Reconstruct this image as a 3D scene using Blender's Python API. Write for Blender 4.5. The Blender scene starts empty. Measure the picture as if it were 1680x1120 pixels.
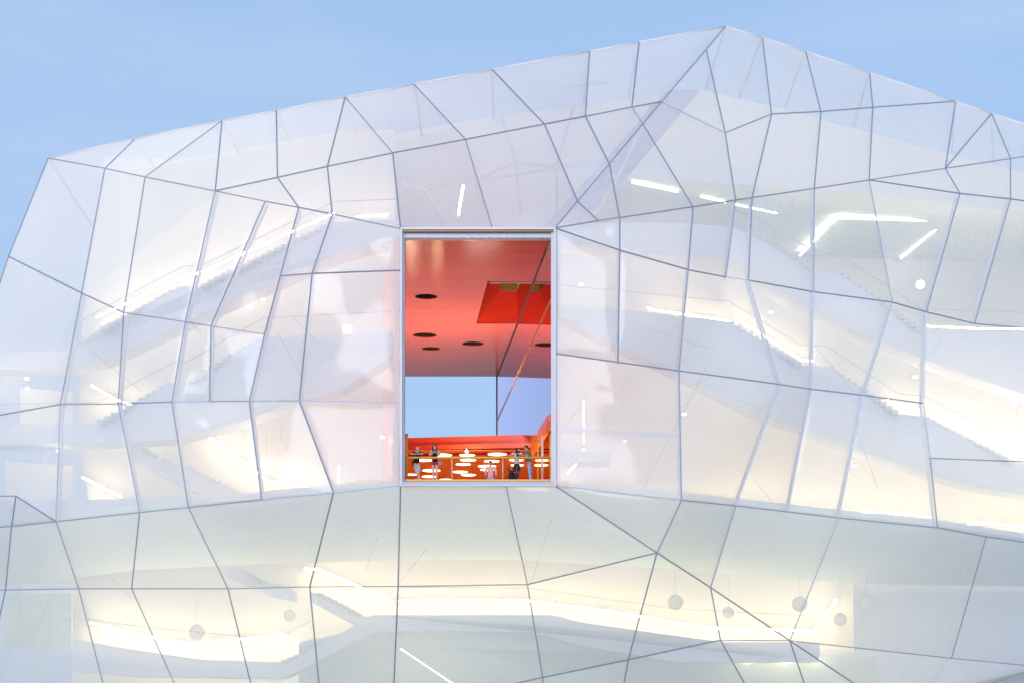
import bpy, bmesh, math, random
from mathutils import Vector, Matrix, noise
R = math.radians
random.seed(7)
SC = bpy.context.scene
COL = SC.collection

# ------------------------------------------------------------------ camera, sky, sun, exposure
FPX = 2980.0                      # focal length in photo pixels (1680 wide)
CAMZ = 1.6
cam_d = bpy.data.cameras.new('camera')
cam_d.sensor_width = 36.0
cam_d.lens = 36.0 * FPX / 1680.0
cam_d.shift_y = 640.0 / 1680.0    # level camera, rising front: verticals stay vertical
cam_d.clip_start = 0.5
cam_d.clip_end = 6000.0
cam = bpy.data.objects.new('camera', cam_d)
cam.location = (0, 0, CAMZ)
cam.rotation_euler = (R(90), 0, 0)
COL.objects.link(cam)
SC.camera = cam

SUN_EL, SUN_AZ = R(10.0), R(195.0)         # low sun behind the camera, a broad afterglow
world = bpy.data.worlds.new('World')
SC.world = world
world.use_nodes = True
wn = world.node_tree
wn.nodes.clear()
w_out = wn.nodes.new('ShaderNodeOutputWorld')
w_bg = wn.nodes.new('ShaderNodeBackground')
w_sky = wn.nodes.new('ShaderNodeTexSky')
w_sky.sky_type = 'NISHITA'
w_sky.sun_disc = False
w_sky.sun_elevation = SUN_EL
w_sky.sun_rotation = SUN_AZ
w_sky.altitude = 300
w_sky.air_density = 1.0
w_sky.dust_density = 1.0
w_sky.ozone_density = 3.0
w_dusk = wn.nodes.new('ShaderNodeMix')       # even afterglow all round the sky, over the scattering sky
w_dusk.data_type = 'RGBA'
w_dusk.blend_type = 'ADD'
w_dusk.inputs[0].default_value = 1.0
w_dusk.inputs[7].default_value = (3.35, 4.9, 7.4, 1)
w_gain = wn.nodes.new('ShaderNodeMix')
w_gain.data_type = 'RGBA'
w_gain.blend_type = 'MULTIPLY'
w_gain.inputs[0].default_value = 1.0
w_gain.inputs[7].default_value = (0.35, 0.35, 0.35, 1)
wn.links.new(w_sky.outputs[0], w_gain.inputs[6])
wn.links.new(w_gain.outputs[2], w_dusk.inputs[6])
w_tc = wn.nodes.new('ShaderNodeTexCoord')
w_mp = wn.nodes.new('ShaderNodeMapping'); w_mp.inputs['Scale'].default_value = (2.0, 2.0, 9.0); w_mp.inputs['Rotation'].default_value = (0.0, 0.35, 0.0)
w_nz = wn.nodes.new('ShaderNodeTexNoise'); w_nz.inputs['Scale'].default_value = 1.7; w_nz.inputs['Detail'].default_value = 6
w_cr = wn.nodes.new('ShaderNodeValToRGB')          # thin, faint high cloud all over the sky
w_cr.color_ramp.elements[0].position = 0.45; w_cr.color_ramp.elements[0].color = (0, 0, 0, 1)
w_cr.color_ramp.elements[1].position = 0.80; w_cr.color_ramp.elements[1].color = (1.3, 0.8, 0.4, 1)
w_add = wn.nodes.new('ShaderNodeMix'); w_add.data_type = 'RGBA'; w_add.blend_type = 'ADD'; w_add.inputs[0].default_value = 1.0
wn.links.new(w_tc.outputs['Generated'], w_mp.inputs[0]); wn.links.new(w_mp.outputs[0], w_nz.inputs[0]); wn.links.new(w_nz.outputs[0], w_cr.inputs[0])
wn.links.new(w_dusk.outputs[2], w_add.inputs[6]); wn.links.new(w_cr.outputs[0], w_add.inputs[7])
wn.links.new(w_add.outputs[2], w_bg.inputs[0])
w_bg.inputs[1].default_value = 0.10
wn.links.new(w_bg.outputs[0], w_out.inputs[0])

sun_d = bpy.data.lights.new('sun', 'SUN')
sun_d.energy = 2.4
sun_d.angle = R(40)
sun_d.color = (0.93, 0.94, 1.0)
sun = bpy.data.objects.new('sun', sun_d)
# light travels away from the sun's place in the sky
sd = Vector((math.sin(SUN_AZ) * math.cos(SUN_EL), math.cos(SUN_AZ) * math.cos(SUN_EL), math.sin(SUN_EL)))
sun.rotation_euler = (-sd).to_track_quat('-Z', 'Y').to_euler()
sun.location = (-30, -30, 60)
COL.objects.link(sun)

SC.view_settings.view_transform = 'Standard'
SC.view_settings.look = 'None'
SC.view_settings.gamma = 1.0
SC.view_settings.use_curve_mapping = False
SC.view_settings.exposure = 0.0
SC.render.engine = 'CYCLES'
SC.cycles.transparent_max_bounces = 24
SC.cycles.max_bounces = 10
SC.cycles.diffuse_bounces = 4
SC.cycles.glossy_bounces = 4
SC.cycles.transmission_bounces = 8
SC.cycles.use_denoising = True
SC.cycles.sample_clamp_indirect = 6.0
SC.cycles.caustics_reflective = False

# ------------------------------------------------------------------ helpers
def P(px, py, D):
    """a point of the place: at distance D from the camera, seen at photo pixel (px, py)"""
    return Vector(((px - 840.0) / FPX * D, D, (1200.0 - py) / FPX * D + CAMZ))

def link(name, me, mat=None, parent=None, loc=None):
    o = bpy.data.objects.new(name, me)
    if mat is not None and me is not None and len(me.materials) == 0:
        me.materials.append(mat)
    COL.objects.link(o)
    if parent is not None:
        o.parent = parent
        o.matrix_parent_inverse = Matrix.Translation(-WORLD_LOC[parent.name])
        WORLD_LOC[o.name] = WORLD_LOC[parent.name]
        # meshes are written in world coordinates: keep them there
        o.matrix_parent_inverse = Matrix.Translation(-WORLD_LOC[parent.name])
        WORLD_LOC[o.name] = Vector((0, 0, 0))
        if WORLD_LOC[parent.name].length == 0:
            o.matrix_parent_inverse = Matrix.Identity(4)
    else:
        WORLD_LOC[o.name] = Vector((0, 0, 0))
    if loc is not None:
        o.location = loc
    return o

WORLD_LOC = {}

def empty(name, loc, label, cat, group=None):
    o = bpy.data.objects.new(name, None)
    o.empty_display_size = 0.3
    COL.objects.link(o)
    o.location = loc
    WORLD_LOC[o.name] = Vector(loc)
    tag(o, label, cat, group)
    return o

def tag(o, label=None, cat=None, group=None, kind=None):
    if label: o['label'] = label
    if cat: o['category'] = cat
    if group: o['group'] = group
    if kind: o['kind'] = kind
    return o

def me_from_bm(bm, name, smooth=False):
    me = bpy.data.meshes.new(name)
    bm.normal_update()
    bm.to_mesh(me)
    bm.free()
    if smooth:
        for p in me.polygons: p.use_smooth = True
    return me

def mesh(name, vs, fs, mat, parent=None, smooth=False):
    me = bpy.data.meshes.new(name)
    me.from_pydata([tuple(v) for v in vs], [], fs)
    bm = bmesh.new(); bm.from_mesh(me)
    bmesh.ops.recalc_face_normals(bm, faces=bm.faces)
    bm.to_mesh(me); bm.free()
    if smooth:
        for p in me.polygons: p.use_smooth = True
    return link(name, me, mat, parent)

def prism(name, front, back, mat, parent=None):
    """closed solid between two matching outlines"""
    n = len(front)
    vs = list(front) + list(back)
    fs = [list(range(n)), list(range(2 * n - 1, n - 1, -1))]
    for i in range(n):
        j = (i + 1) % n
        fs.append([i, n + i, n + j, j])
    return mesh(name, vs, fs, mat, parent)

def slab(name, pts, D, depth, mat, parent=None):
    """outline seen at pixels pts, at distance D (number or function of px, py), going back by depth"""
    f = [P(x, y, D(x, y) if callable(D) else D) for x, y in pts]
    b = [v + Vector((0, depth, 0)) for v in f]
    return prism(name, f, b, mat, parent)

def tube_bm(bm, pts, radii, sides=8, cap=True):
    rings = []
    n = len(pts)
    up0 = Vector((0, 0, 1))
    for i, p in enumerate(pts):
        if i == 0: d = pts[1] - pts[0]
        elif i == n - 1: d = pts[-1] - pts[-2]
        else: d = (pts[i + 1] - pts[i]).normalized() + (pts[i] - pts[i - 1]).normalized()
        d.normalize()
        a = d.cross(up0)
        if a.length < 1e-3: a = d.cross(Vector((0, 1, 0)))
        a.normalize()
        b = d.cross(a)
        r = radii[i] if hasattr(radii, '__len__') else radii
        rings.append([bm.verts.new(p + (a * math.cos(2 * math.pi * k / sides) + b * math.sin(2 * math.pi * k / sides)) * r) for k in range(sides)])
    for i in range(n - 1):
        for k in range(sides):
            bm.faces.new((rings[i][k], rings[i][(k + 1) % sides], rings[i + 1][(k + 1) % sides], rings[i + 1][k]))
    if cap:
        bm.faces.new(rings[0][::-1]); bm.faces.new(rings[-1])

def tube(name, pts, r, mat, parent=None, sides=8):
    bm = bmesh.new()
    tube_bm(bm, [Vector(p) for p in pts], r, sides)
    bmesh.ops.recalc_face_normals(bm, faces=bm.faces)
    return link(name, me_from_bm(bm, name, True), mat, parent)

def box_bm(bm, lo, hi):
    x0, y0, z0 = lo; x1, y1, z1 = hi
    v = [bm.verts.new(c) for c in ((x0,y0,z0),(x1,y0,z0),(x1,y1,z0),(x0,y1,z0),(x0,y0,z1),(x1,y0,z1),(x1,y1,z1),(x0,y1,z1))]
    for f in ((0,3,2,1),(4,5,6,7),(0,1,5,4),(1,2,6,5),(2,3,7,6),(3,0,4,7)):
        bm.faces.new([v[i] for i in f])

def box(name, lo, hi, mat, parent=None, bevel=0.0):
    bm = bmesh.new()
    box_bm(bm, lo, hi)
    if bevel:
        bmesh.ops.bevel(bm, geom=list(bm.edges), offset=bevel, segments=2, affect='EDGES')
    return link(name, me_from_bm(bm, name), mat, parent)

def bar_bm(bm, a, b, w, d, out):
    """rectangular bar a-b, w wide, d deep along the direction out"""
    t = (b - a).normalized()
    o = (out - t * out.dot(t)).normalized()
    s = t.cross(o)
    vs = []
    for p in (a, b):
        for i, j in ((-1,-1),(1,-1),(1,1),(-1,1)):
            vs.append(bm.verts.new(p + s * (w / 2 * i) + o * (d / 2 * j)))
    for f in ((0,1,2,3),(7,6,5,4),(0,4,5,1),(1,5,6,2),(2,6,7,3),(3,7,4,0)):
        bm.faces.new([vs[i] for i in f])

def bar(name, a, b, w, d, out, mat, parent=None):
    bm = bmesh.new()
    bar_bm(bm, Vector(a), Vector(b), w, d, Vector(out))
    bmesh.ops.recalc_face_normals(bm, faces=bm.faces)
    return link(name, me_from_bm(bm, name), mat, parent)

def ellipsoid_bm(bm, c, rad, rot=None, seg=14, ring=9):
    m = Matrix.Translation(c)
    if rot is not None: m = m @ rot.to_4x4()
    m = m @ Matrix.Diagonal((rad[0], rad[1], rad[2], 1))
    return bmesh.ops.create_uvsphere(bm, u_segments=seg, v_segments=ring, radius=1.0, matrix=m)['verts']

# ------------------------------------------------------------------ materials
def new_mat(name):
    m = bpy.data.materials.new(name)
    m.use_nodes = True
    nt = m.node_tree
    nt.nodes.clear()
    out = nt.nodes.new('ShaderNodeOutputMaterial')
    return m, nt, out

def N(nt, typ, **kw):
    n = nt.nodes.new(typ)
    for k, v in kw.items():
        setattr(n, k, v)
    return n

def paint(name, col, rough=0.5, metal=0.0, var=0.06, scale=1.5, spec=0.5, stretch=(1, 1, 1), bump=0.0):
    """painted or plain surface with slight uneven colour"""
    m, nt, out = new_mat(name)
    b = N(nt, 'ShaderNodeBsdfPrincipled')
    tc = N(nt, 'ShaderNodeTexCoord')
    mp = N(nt, 'ShaderNodeMapping')
    mp.inputs['Scale'].default_value = stretch
    nz = N(nt, 'ShaderNodeTexNoise')
    nz.inputs['Scale'].default_value = scale
    nz.inputs['Detail'].default_value = 5
    mx = N(nt, 'ShaderNodeMix', data_type='RGBA')
    c0 = [c * (1 - var) for c in col]; c1 = [min(1, c * (1 + var)) for c in col]
    mx.inputs[6].default_value = (*c0, 1); mx.inputs[7].default_value = (*c1, 1)
    nt.links.new(tc.outputs['Object'], mp.inputs[0])
    nt.links.new(mp.outputs[0], nz.inputs[0])
    nt.links.new(nz.outputs[0], mx.inputs[0])
    nt.links.new(mx.outputs[2], b.inputs['Base Color'])
    b.inputs['Roughness'].default_value = rough
    b.inputs['Metallic'].default_value = metal
    b.inputs['Specular IOR Level'].default_value = spec
    if bump:
        bp = N(nt, 'ShaderNodeBump')
        bp.inputs['Strength'].default_value = bump
        nt.links.new(nz.outputs[0], bp.inputs['Height'])
        nt.links.new(bp.outputs[0], b.inputs['Normal'])
    nt.links.new(b.outputs[0], out.inputs[0])
    return m

def emit(name, col, strength):
    m, nt, out = new_mat(name)
    e = N(nt, 'ShaderNodeEmission')
    e.inputs[0].default_value = (*col, 1)
    e.inputs[1].default_value = strength
    nt.links.new(e.outputs[0], out.inputs[0])
    return m

def membrane_mat(name, body, col, gloss=0.9):
    """thin milky foil: partly clear, partly scattering, faint gloss, soft wrinkles"""
    m, nt, out = new_mat(name)
    tr = N(nt, 'ShaderNodeBsdfTransparent'); tr.inputs[0].default_value = (0.97, 0.98, 0.985, 1)
    df = N(nt, 'ShaderNodeBsdfDiffuse'); df.inputs[0].default_value = (*col, 1)
    tl = N(nt, 'ShaderNodeBsdfTranslucent'); tl.inputs[0].default_value = (*col, 1)
    gl = N(nt, 'ShaderNodeBsdfGlossy'); gl.inputs['Roughness'].default_value = 0.09
    gl.inputs[0].default_value = (0.9, 0.9, 0.95, 1)
    sc = N(nt, 'ShaderNodeMixShader'); sc.inputs[0].default_value = 0.45
    nt.links.new(df.outputs[0], sc.inputs[1]); nt.links.new(tl.outputs[0], sc.inputs[2])
    # fine vertical streaks and broad cloudiness of the foil
    tc = N(nt, 'ShaderNodeTexCoord')
    mp = N(nt, 'ShaderNodeMapping'); mp.inputs['Scale'].default_value = (2.2, 2.2, 0.10)
    nz = N(nt, 'ShaderNodeTexNoise'); nz.inputs['Scale'].default_value = 1.6; nz.inputs['Detail'].default_value = 5; nz.inputs['Roughness'].default_value = 0.62
    oi = N(nt, 'ShaderNodeObjectInfo')
    nt.links.new(tc.outputs['Object'], mp.inputs[0]); nt.links.new(mp.outputs[0], nz.inputs[0])
    ma = N(nt, 'ShaderNodeMath', operation='MULTIPLY_ADD')
    nt.links.new(nz.outputs[0], ma.inputs[0]); ma.inputs[1].default_value = 0.07; ma.inputs[2].default_value = body - 0.035
    mb = N(nt, 'ShaderNodeMath', operation='MULTIPLY_ADD')
    nt.links.new(oi.outputs['Random'], mb.inputs[0]); mb.inputs[1].default_value = 0.09
    nt.links.new(ma.outputs[0], mb.inputs[2])
    mx = N(nt, 'ShaderNodeMixShader')
    sn = N(nt, 'ShaderNodeVectorMath', operation='SNAP'); sn.inputs[1].default_value = (0.006, 0.006, 0.006)
    wnz = N(nt, 'ShaderNodeTexWhiteNoise', noise_dimensions='3D')
    lt = N(nt, 'ShaderNodeMath', operation='LESS_THAN')
    nt.links.new(tc.outputs['Object'], sn.inputs[0]); nt.links.new(sn.outputs[0], wnz.inputs[0])
    nt.links.new(wnz.outputs[0], lt.inputs[0]); nt.links.new(mb.outputs[0], lt.inputs[1])
    nt.links.new(lt.outputs[0], mx.inputs[0])
    nt.links.new(tr.outputs[0], mx.inputs[1]); nt.links.new(sc.outputs[0], mx.inputs[2])
    fr = N(nt, 'ShaderNodeFresnel'); fr.inputs[0].default_value = 1.4
    fm = N(nt, 'ShaderNodeMath', operation='MULTIPLY'); fm.inputs[1].default_value = gloss
    ge = N(nt, 'ShaderNodeNewGeometry')
    fi = N(nt, 'ShaderNodeMath', operation='SUBTRACT'); fi.inputs[0].default_value = 1.0
    nt.links.new(ge.outputs['Backfacing'], fi.inputs[1])
    fk = N(nt, 'ShaderNodeMath', operation='MULTIPLY')
    nt.links.new(fr.outputs[0], fk.inputs[0]); nt.links.new(fi.outputs[0], fk.inputs[1])
    nt.links.new(fk.outputs[0], fm.inputs[0])
    mg = N(nt, 'ShaderNodeMixShader')
    nt.links.new(fm.outputs[0], mg.inputs[0]); nt.links.new(mx.outputs[0], mg.inputs[1]); nt.links.new(gl.outputs[0], mg.inputs[2])
    nt.links.new(mg.outputs[0], out.inputs[0])
    return m

def glass_mat(name, tint, gain=1.0, coat=(1, 1, 1)):
    m, nt, out = new_mat(name)
    tr = N(nt, 'ShaderNodeBsdfTransparent'); tr.inputs[0].default_value = (*tint, 1)
    gl = N(nt, 'ShaderNodeBsdfGlossy'); gl.inputs['Roughness'].default_value = 0.02
    gl.inputs[0].default_value = (*coat, 1)
    fr = N(nt, 'ShaderNodeFresnel'); fr.inputs[0].default_value = 1.5
    mu = N(nt, 'ShaderNodeMath', operation='MULTIPLY'); mu.inputs[1].default_value = gain; mu.use_clamp = True
    nt.links.new(fr.outputs[0], mu.inputs[0])
    mx = N(nt, 'ShaderNodeMixShader')
    nt.links.new(mu.outputs[0], mx.inputs[0]); nt.links.new(tr.outputs[0], mx.inputs[1]); nt.links.new(gl.outputs[0], mx.inputs[2])
    nt.links.new(mx.outputs[0], out.inputs[0])
    return m

WARM = (1.0, 0.79, 0.44)
M = {}
M['membrane'] = membrane_mat('milky_membrane', 0.60, (0.87, 0.88, 0.905))
M['rear'] = membrane_mat('rear_membrane', 0.50, (0.86, 0.87, 0.90))
M['mullion'] = paint('blue_grey_aluminium', (0.31, 0.335, 0.44), 0.42, 0.35, 0.08)
M['strut'] = paint('white_steel', (0.62, 0.63, 0.70), 0.4)
M['edge'] = paint('pale_edge_strip', (0.72, 0.70, 0.72), 0.45)
M['wall'] = paint('white_plaster', (0.80, 0.77, 0.71), 0.8, var=0.03, scale=0.6)
M['slab'] = paint('pale_render', (0.68, 0.70, 0.75), 0.8, var=0.04, scale=0.5)
M['lilac_shade'] = paint('lilac_shade_plaster', (0.46, 0.42, 0.60), 0.8, var=0.04, scale=0.5)  # shade of the turned-away ridge face put into the colour
M['step'] = paint('pale_step', (0.46, 0.48, 0.53), 0.7, var=0.03)
M['apron'] = paint('pale_green_render', (0.64, 0.73, 0.73), 0.8, var=0.04, scale=0.5)
M['soffit'] = paint('grey_green_soffit', (0.66, 0.76, 0.70), 0.8, var=0.04, scale=0.5)
M['red'] = paint('gloss_red_ceiling', (0.90, 0.13, 0.045), 0.17, 0.0, 0.22, 0.8, 0.4, (0.2, 2.4, 1), 0.16)
M['red_matt'] = paint('red_paint', (0.50, 0.028, 0.012), 0.9, 0.0, 0.08, 0.7, 0.1)
M['orange'] = paint('orange_lacquer', (0.96, 0.31, 0.035), 0.3, 0.0, 0.10, 1.2, 0.6)
M['deck'] = paint('pale_terrace_deck', (0.62, 0.50, 0.48), 0.7)
M['floor'] = paint('salmon_floor', (0.82, 0.50, 0.36), 0.5)
M['orange_beam'] = paint('orange_red_fascia', (0.92, 0.11, 0.03), 0.35, 0.0, 0.10, 0.6)
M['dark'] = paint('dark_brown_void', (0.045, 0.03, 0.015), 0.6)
M['bronze'] = paint('bronze_trim', (0.16, 0.085, 0.05), 0.35, 0.6)
M['frame'] = paint('white_frame', (0.60, 0.58, 0.63), 0.4)
M['lintel'] = paint('grey_lintel', (0.46, 0.46, 0.56), 0.5)
M['rail'] = paint('yellow_orange_rail', (0.78, 0.36, 0.05), 0.35)
M['post'] = paint('pale_pink_post', (0.72, 0.48, 0.42), 0.4)
M['glass'] = glass_mat('side_glass', (0.95, 0.72, 0.76), 1.55, (0.98, 0.84, 1.0))
M['pane'] = glass_mat('greenish_pane', (0.80, 0.90, 0.86))
M['tunnelwall'] = paint('pink_red_wall', (0.86, 0.34, 0.28), 0.5, 0.0, 0.05, 0.5)
M['strip'] = emit('warm_strip', WARM, 60.0)
M['strip_low'] = emit('warm_strip_low', WARM, 95.0)
M['strip_soft'] = emit('warm_strip_soft', (1.0, 0.86, 0.62), 24.0)
M['tube_soft'] = emit('warm_tube_soft', (1.0, 0.80, 0.52), 8.0)
M['disc'] = emit('disc_diffuser', (1.0, 0.80, 0.50), 5.0)
M['globe_lit'] = emit('globe_lit', (1.0, 0.86, 0.66), 9.0)
def opal():
    m, nt, out = new_mat('globe_opal')
    d = N(nt, 'ShaderNodeBsdfDiffuse'); d.inputs[0].default_value = (0.88, 0.88, 0.84, 1)
    t = N(nt, 'ShaderNodeBsdfTranslucent'); t.inputs[0].default_value = (0.92, 0.91, 0.86, 1)
    x = N(nt, 'ShaderNodeMixShader'); x.inputs[0].default_value = 0.5
    nt.links.new(d.outputs[0], x.inputs[1]); nt.links.new(t.outputs[0], x.inputs[2]); nt.links.new(x.outputs[0], out.inputs[0])
    return m
M['globe_dim'] = opal()
M['lime'] = emit('lime_tube', (0.95, 1.0, 0.25), 14.0)
M['yellow_wall'] = paint('yellow_green_wall', (0.52, 0.46, 0.14), 0.7)
M['ground'] = paint('pale_gravel', (0.52, 0.51, 0.45), 0.95, var=0.2, scale=3)
M['cable'] = paint('grey_cable', (0.30, 0.30, 0.32), 0.5)

def rock_mat():
    m, nt, out = new_mat('rough_stone')
    b = N(nt, 'ShaderNodeBsdfPrincipled'); b.inputs['Roughness'].default_value = 0.95
    tc = N(nt, 'ShaderNodeTexCoord')
    nz = N(nt, 'ShaderNodeTexNoise'); nz.inputs['Scale'].default_value = 2.2; nz.inputs['Detail'].default_value = 10; nz.inputs['Roughness'].default_value = 0.7
    cr = N(nt, 'ShaderNodeValToRGB')
    cr.color_ramp.elements[0].color = (0.06, 0.055, 0.06, 1); cr.color_ramp.elements[0].position = 0.3
    cr.color_ramp.elements[1].color = (0.26, 0.21, 0.20, 1); cr.color_ramp.elements[1].position = 0.7
    bp = N(nt, 'ShaderNodeBump'); bp.inputs['Strength'].default_value = 0.8; bp.inputs['Distance'].default_value = 0.3
    nt.links.new(tc.outputs['Object'], nz.inputs[0]); nt.links.new(nz.outputs[0], cr.inputs[0])
    nt.links.new(cr.outputs[0], b.inputs['Base Color']); nt.links.new(nz.outputs[0], bp.inputs['Height'])
    nt.links.new(bp.outputs[0], b.inputs['Normal']); nt.links.new(b.outputs[0], out.inputs[0])
    return m
M['rock'] = rock_mat()

# ------------------------------------------------------------------ ground
g = mesh('ground', [(-3000, -600, 0), (3000, -600, 0), (3000, 4500, 0), (-3000, 4500, 0)], [(0, 1, 2, 3)], M['ground'])
tag(g, kind='structure')

def hillside():
    bm = bmesh.new()
    nx, ny = 60, 30
    x0, x1, y0, y1 = 24.0, 64.0, 96.5, 122.0
    grid = []
    for i in range(nx + 1):
        row = []
        for j in range(ny + 1):
            u, v = i / nx, j / ny
            x = x0 + (x1 - x0) * u; y = y0 + (y1 - y0) * v
            h = 6.6 * min(1, u * 3.0) * min(1, v * 4.0) * min(1, (1 - v) * 6) * min(1, (1 - u) * 6)
            h += 0.55 * noise.fractal(Vector((x * 0.5, y * 0.5, 3.1)), 0.8, 2.1, 5) * min(1, h)
            row.append(bm.verts.new((x, y, -0.05 + max(-0.3, h))))
        grid.append(row)
    for i in range(nx):
        for j in range(ny):
            bm.faces.new((grid[i][j], grid[i + 1][j], grid[i + 1][j + 1], grid[i][j + 1]))
    o = link('hillside', me_from_bm(bm, 'hillside'), M['rock'])
    tag(o, kind='structure')
hillside()

# ------------------------------------------------------------------ the building
HALL = empty('auditorium', (0, 100, 0), 'faceted auditorium wrapped in milky translucent panels with a tall red opening', 'building')

# --- the facade: joints as a graph of nodes (photo pixel), each with its own distance
NODES = dict(
 S0=(80,260), S1=(223,228), S2=(365,199), S3=(454,182), S4=(567,160), S5=(679,139), S6=(807,115), S7=(967,85), S8=(1048,70),
 S9=(1190,44), S10=(1250,62), S11=(1321,85), S12=(1426,120), S13=(1567,167), S14=(1626,187), S15=(1760,229),
 V1=(173,277), V2=(239,291), V3=(354,314), V3b=(436,331), V4=(491,341), V5=(546,352), C1=(658,376),
 U1=(456,292), U2=(538,274), U3=(645,252), U4=(764,230), U5=(893,205), U6=(960,192), U7=(1036,177), U8=(1085,168),
 U9=(1189,219), U10=(1265,188), U11=(1346,184), U12=(1431,177),
 R1=(1158,82), R2=(1054,204), R3=(999,270), R4=(947,331), C2=(910,375), O1=(808,375),
 W1=(981,363), W2=(1016,358), W3=(1136,340), W4=(1206,329), W5=(1233,325), W6=(1335,310), W7=(1425,296), W8=(1550,277), W9=(1657,261), T2=(1760,244),
 X8=(1574,318), X9=(1657,327), T3=(1760,341),
 L1=(15,421), M1=(135,481), M2=(204,513), M3=(305,528), M4=(347,535), M5=(435,548), G1=(461,453), G2=(513,449), CG=(658,444),
 L3=(-75,694), N1=(100,663), N2=(195,662), N3=(283,659), N4=(345,658), N5=(410,658), N6=(492,657), CN=(658,659),
 A1=(27,813), L4=(-80,814), A2=(20,863), L5=(-80,868), P1=(93,855), P2=(230,840), P3=(310,832), P4=(430,819), P5=(548,807), C3=(658,796),
 L6=(-75,968), Q0=(10,967), Q1=(130,965), Q2=(217,965), Q3=(375,965), Q4=(509,962), Q5=(654,961), Q6=(865,958), Q7=(1077,906), Q8=(1165,963), Q9=(1295,1050),
 O2=(830,796), C4=(910,796), H1=(1117,820), H2=(1206,829), H2b=(1291,839), H3=(1375,849), H4=(1537,865), H5=(1617,880), T6=(1760,900),
 E1=(1016,411), E2=(1128,443), E3=(1190,455), E4=(1227,460), E5=(1334,479), E6=(1463,496), E7=(1519,512), E8=(1598,531), T4=(1760,545),
 D0=(910,580), D1=(1013,594), D2=(1113,608), D3=(1278,630), D4=(1331,638), D5=(1416,648), D6=(1514,661),
 F1=(1525,751), T5=(1760,760),
 J1=(890,1110), J2=(1030,1081), J3=(1181,1049), K1=(1560,1079), K2=(1705,1093), T7=(1760,1075), R0=(645,1165),
 B0=(-110,1245), B0a=(-50,1245), B1=(202,1245), B2=(343,1245), B3=(442,1245), B4=(536,1245), B5=(643,1245), B6=(896,1245), B7=(1000,1245), B8=(1290,1245), B9=(1358,1238),
 Y0=(1488,1179), Y1=(1625,1121),
)
LINES = '''S0 S1 S2 S3 S4 S5 S6 S7 S8 S9 S10 S11 S12 S13 S14 S15
S0 V1 V2 V3 V3b V4 V5 C1
V3 U1 U2 U3 U4 U5 U6 U7 U8
V1 S1|V2 S2|V3 S2|U1 S3|U2 S4|U3 S4|U4 S5|U5 S6|U6 S7|U7 S8
S9 R1 U8 R2 R3 R4 C2
R1 U9|U8 U9 U10 U11 U12 S13|S10 U10|S11 U11|S12 U12
U5 R4 W1|U6 R3 W2|U7 R2 W3|U9 W4|U10 W5|U11 W6|U12 W7|S13 W8|S14 W8|S14 W9
C2 W1 W2 W3 W4 W5 W6 W7 W8 W9 T2
W7 X8 X9 T3|W8 X8|W9 X9
V4 U1|V5 U2|C1 U3|O1 U4
C1 O1 C2
L1 M1 M2 M3 M4 M5
S0 L1 L3 L4 L5 L6 B0
V1 M1|V2 M2|V3 M3|V3b M4|V4 G1 M5|V5 G2
G1 G2 CG
M1 N1|M2 N2|M3 N3|M4 N4|M5 N5|G2 N6
L3 N1 N2 N3 N4 N5 N6 CN
C1 CG CN C3
N1 P1|N2 P2|N3 P3|N5 P4|N6 P5
L4 A1 P1|A1 A2|L5 A2 P1 P2 P3 P4 P5 C3
A2 Q0 B0a|P1 Q1 B1|P2 Q2 B2|P3 Q3 B3|P5 Q4 B4|C3 Q5 R0 B5
L6 Q0 Q1 Q2 Q3 Q4 Q5 Q6 Q7
C3 O2 C4
O2 Q6 J1 B6
R0 J1 J2 J3 Q9 K1 K2
Q7 J2 B7|Q8 J3 B8
C4 Q7 Q8 Q9 Y0
H1 Q7|H2 Q8|H3 Q9|H5 K1 Y0
C4 H1 H2 H2b H3 H4 H5 T6
C2 E1 E2 E3 E4 E5 E6 E7 E8 T4
W2 E1 D1|W3 E2 D2 H1|W4 E3|W5 E4 D3 H2|W6 E5 D4 H2b|W7 E6 D5 H3|X8 E7 D6 F1 H4|X9 E8
C2 D0 C4
D0 D1 D2 D3 D4 D5 D6
F1 T5
Q9 B9
S15 T2 T3 T4 T5 T6 T7 K2 Y1 Y0 B9 B8 B7 B6 B5 B4 B3 B2 B1 B0a B0'''

def hash01(a, b=0):
    v = math.sin(a * 12.9898 + b * 78.233) * 43758.5453
    return v - math.floor(v)

def facade_D(px, py):
    d = 87.0
    if px < 520: d += ((520 - px) / 520.0) ** 1.25 * 7.0
    if px > 1080: d += (px - 1080) / 600.0 * 4.5
    if py < 376: d += (376 - py) / 332.0 * 8.0
    if py > 800: d += (py - 800) / 320.0 * 3.2
    return d

FLUSH = {'C1','C2','C3','C4','O1','O2','CG','CN','D0'}
POS = {}
for i, (k, (x, y)) in enumerate(NODES.items()):
    d = facade_D(x, y)
    if k not in FLUSH and k[0] not in 'SLTB':
        d += (hash01(i, 3) - 0.5) * 1.1
    POS[k] = P(x, y, d)

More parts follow.
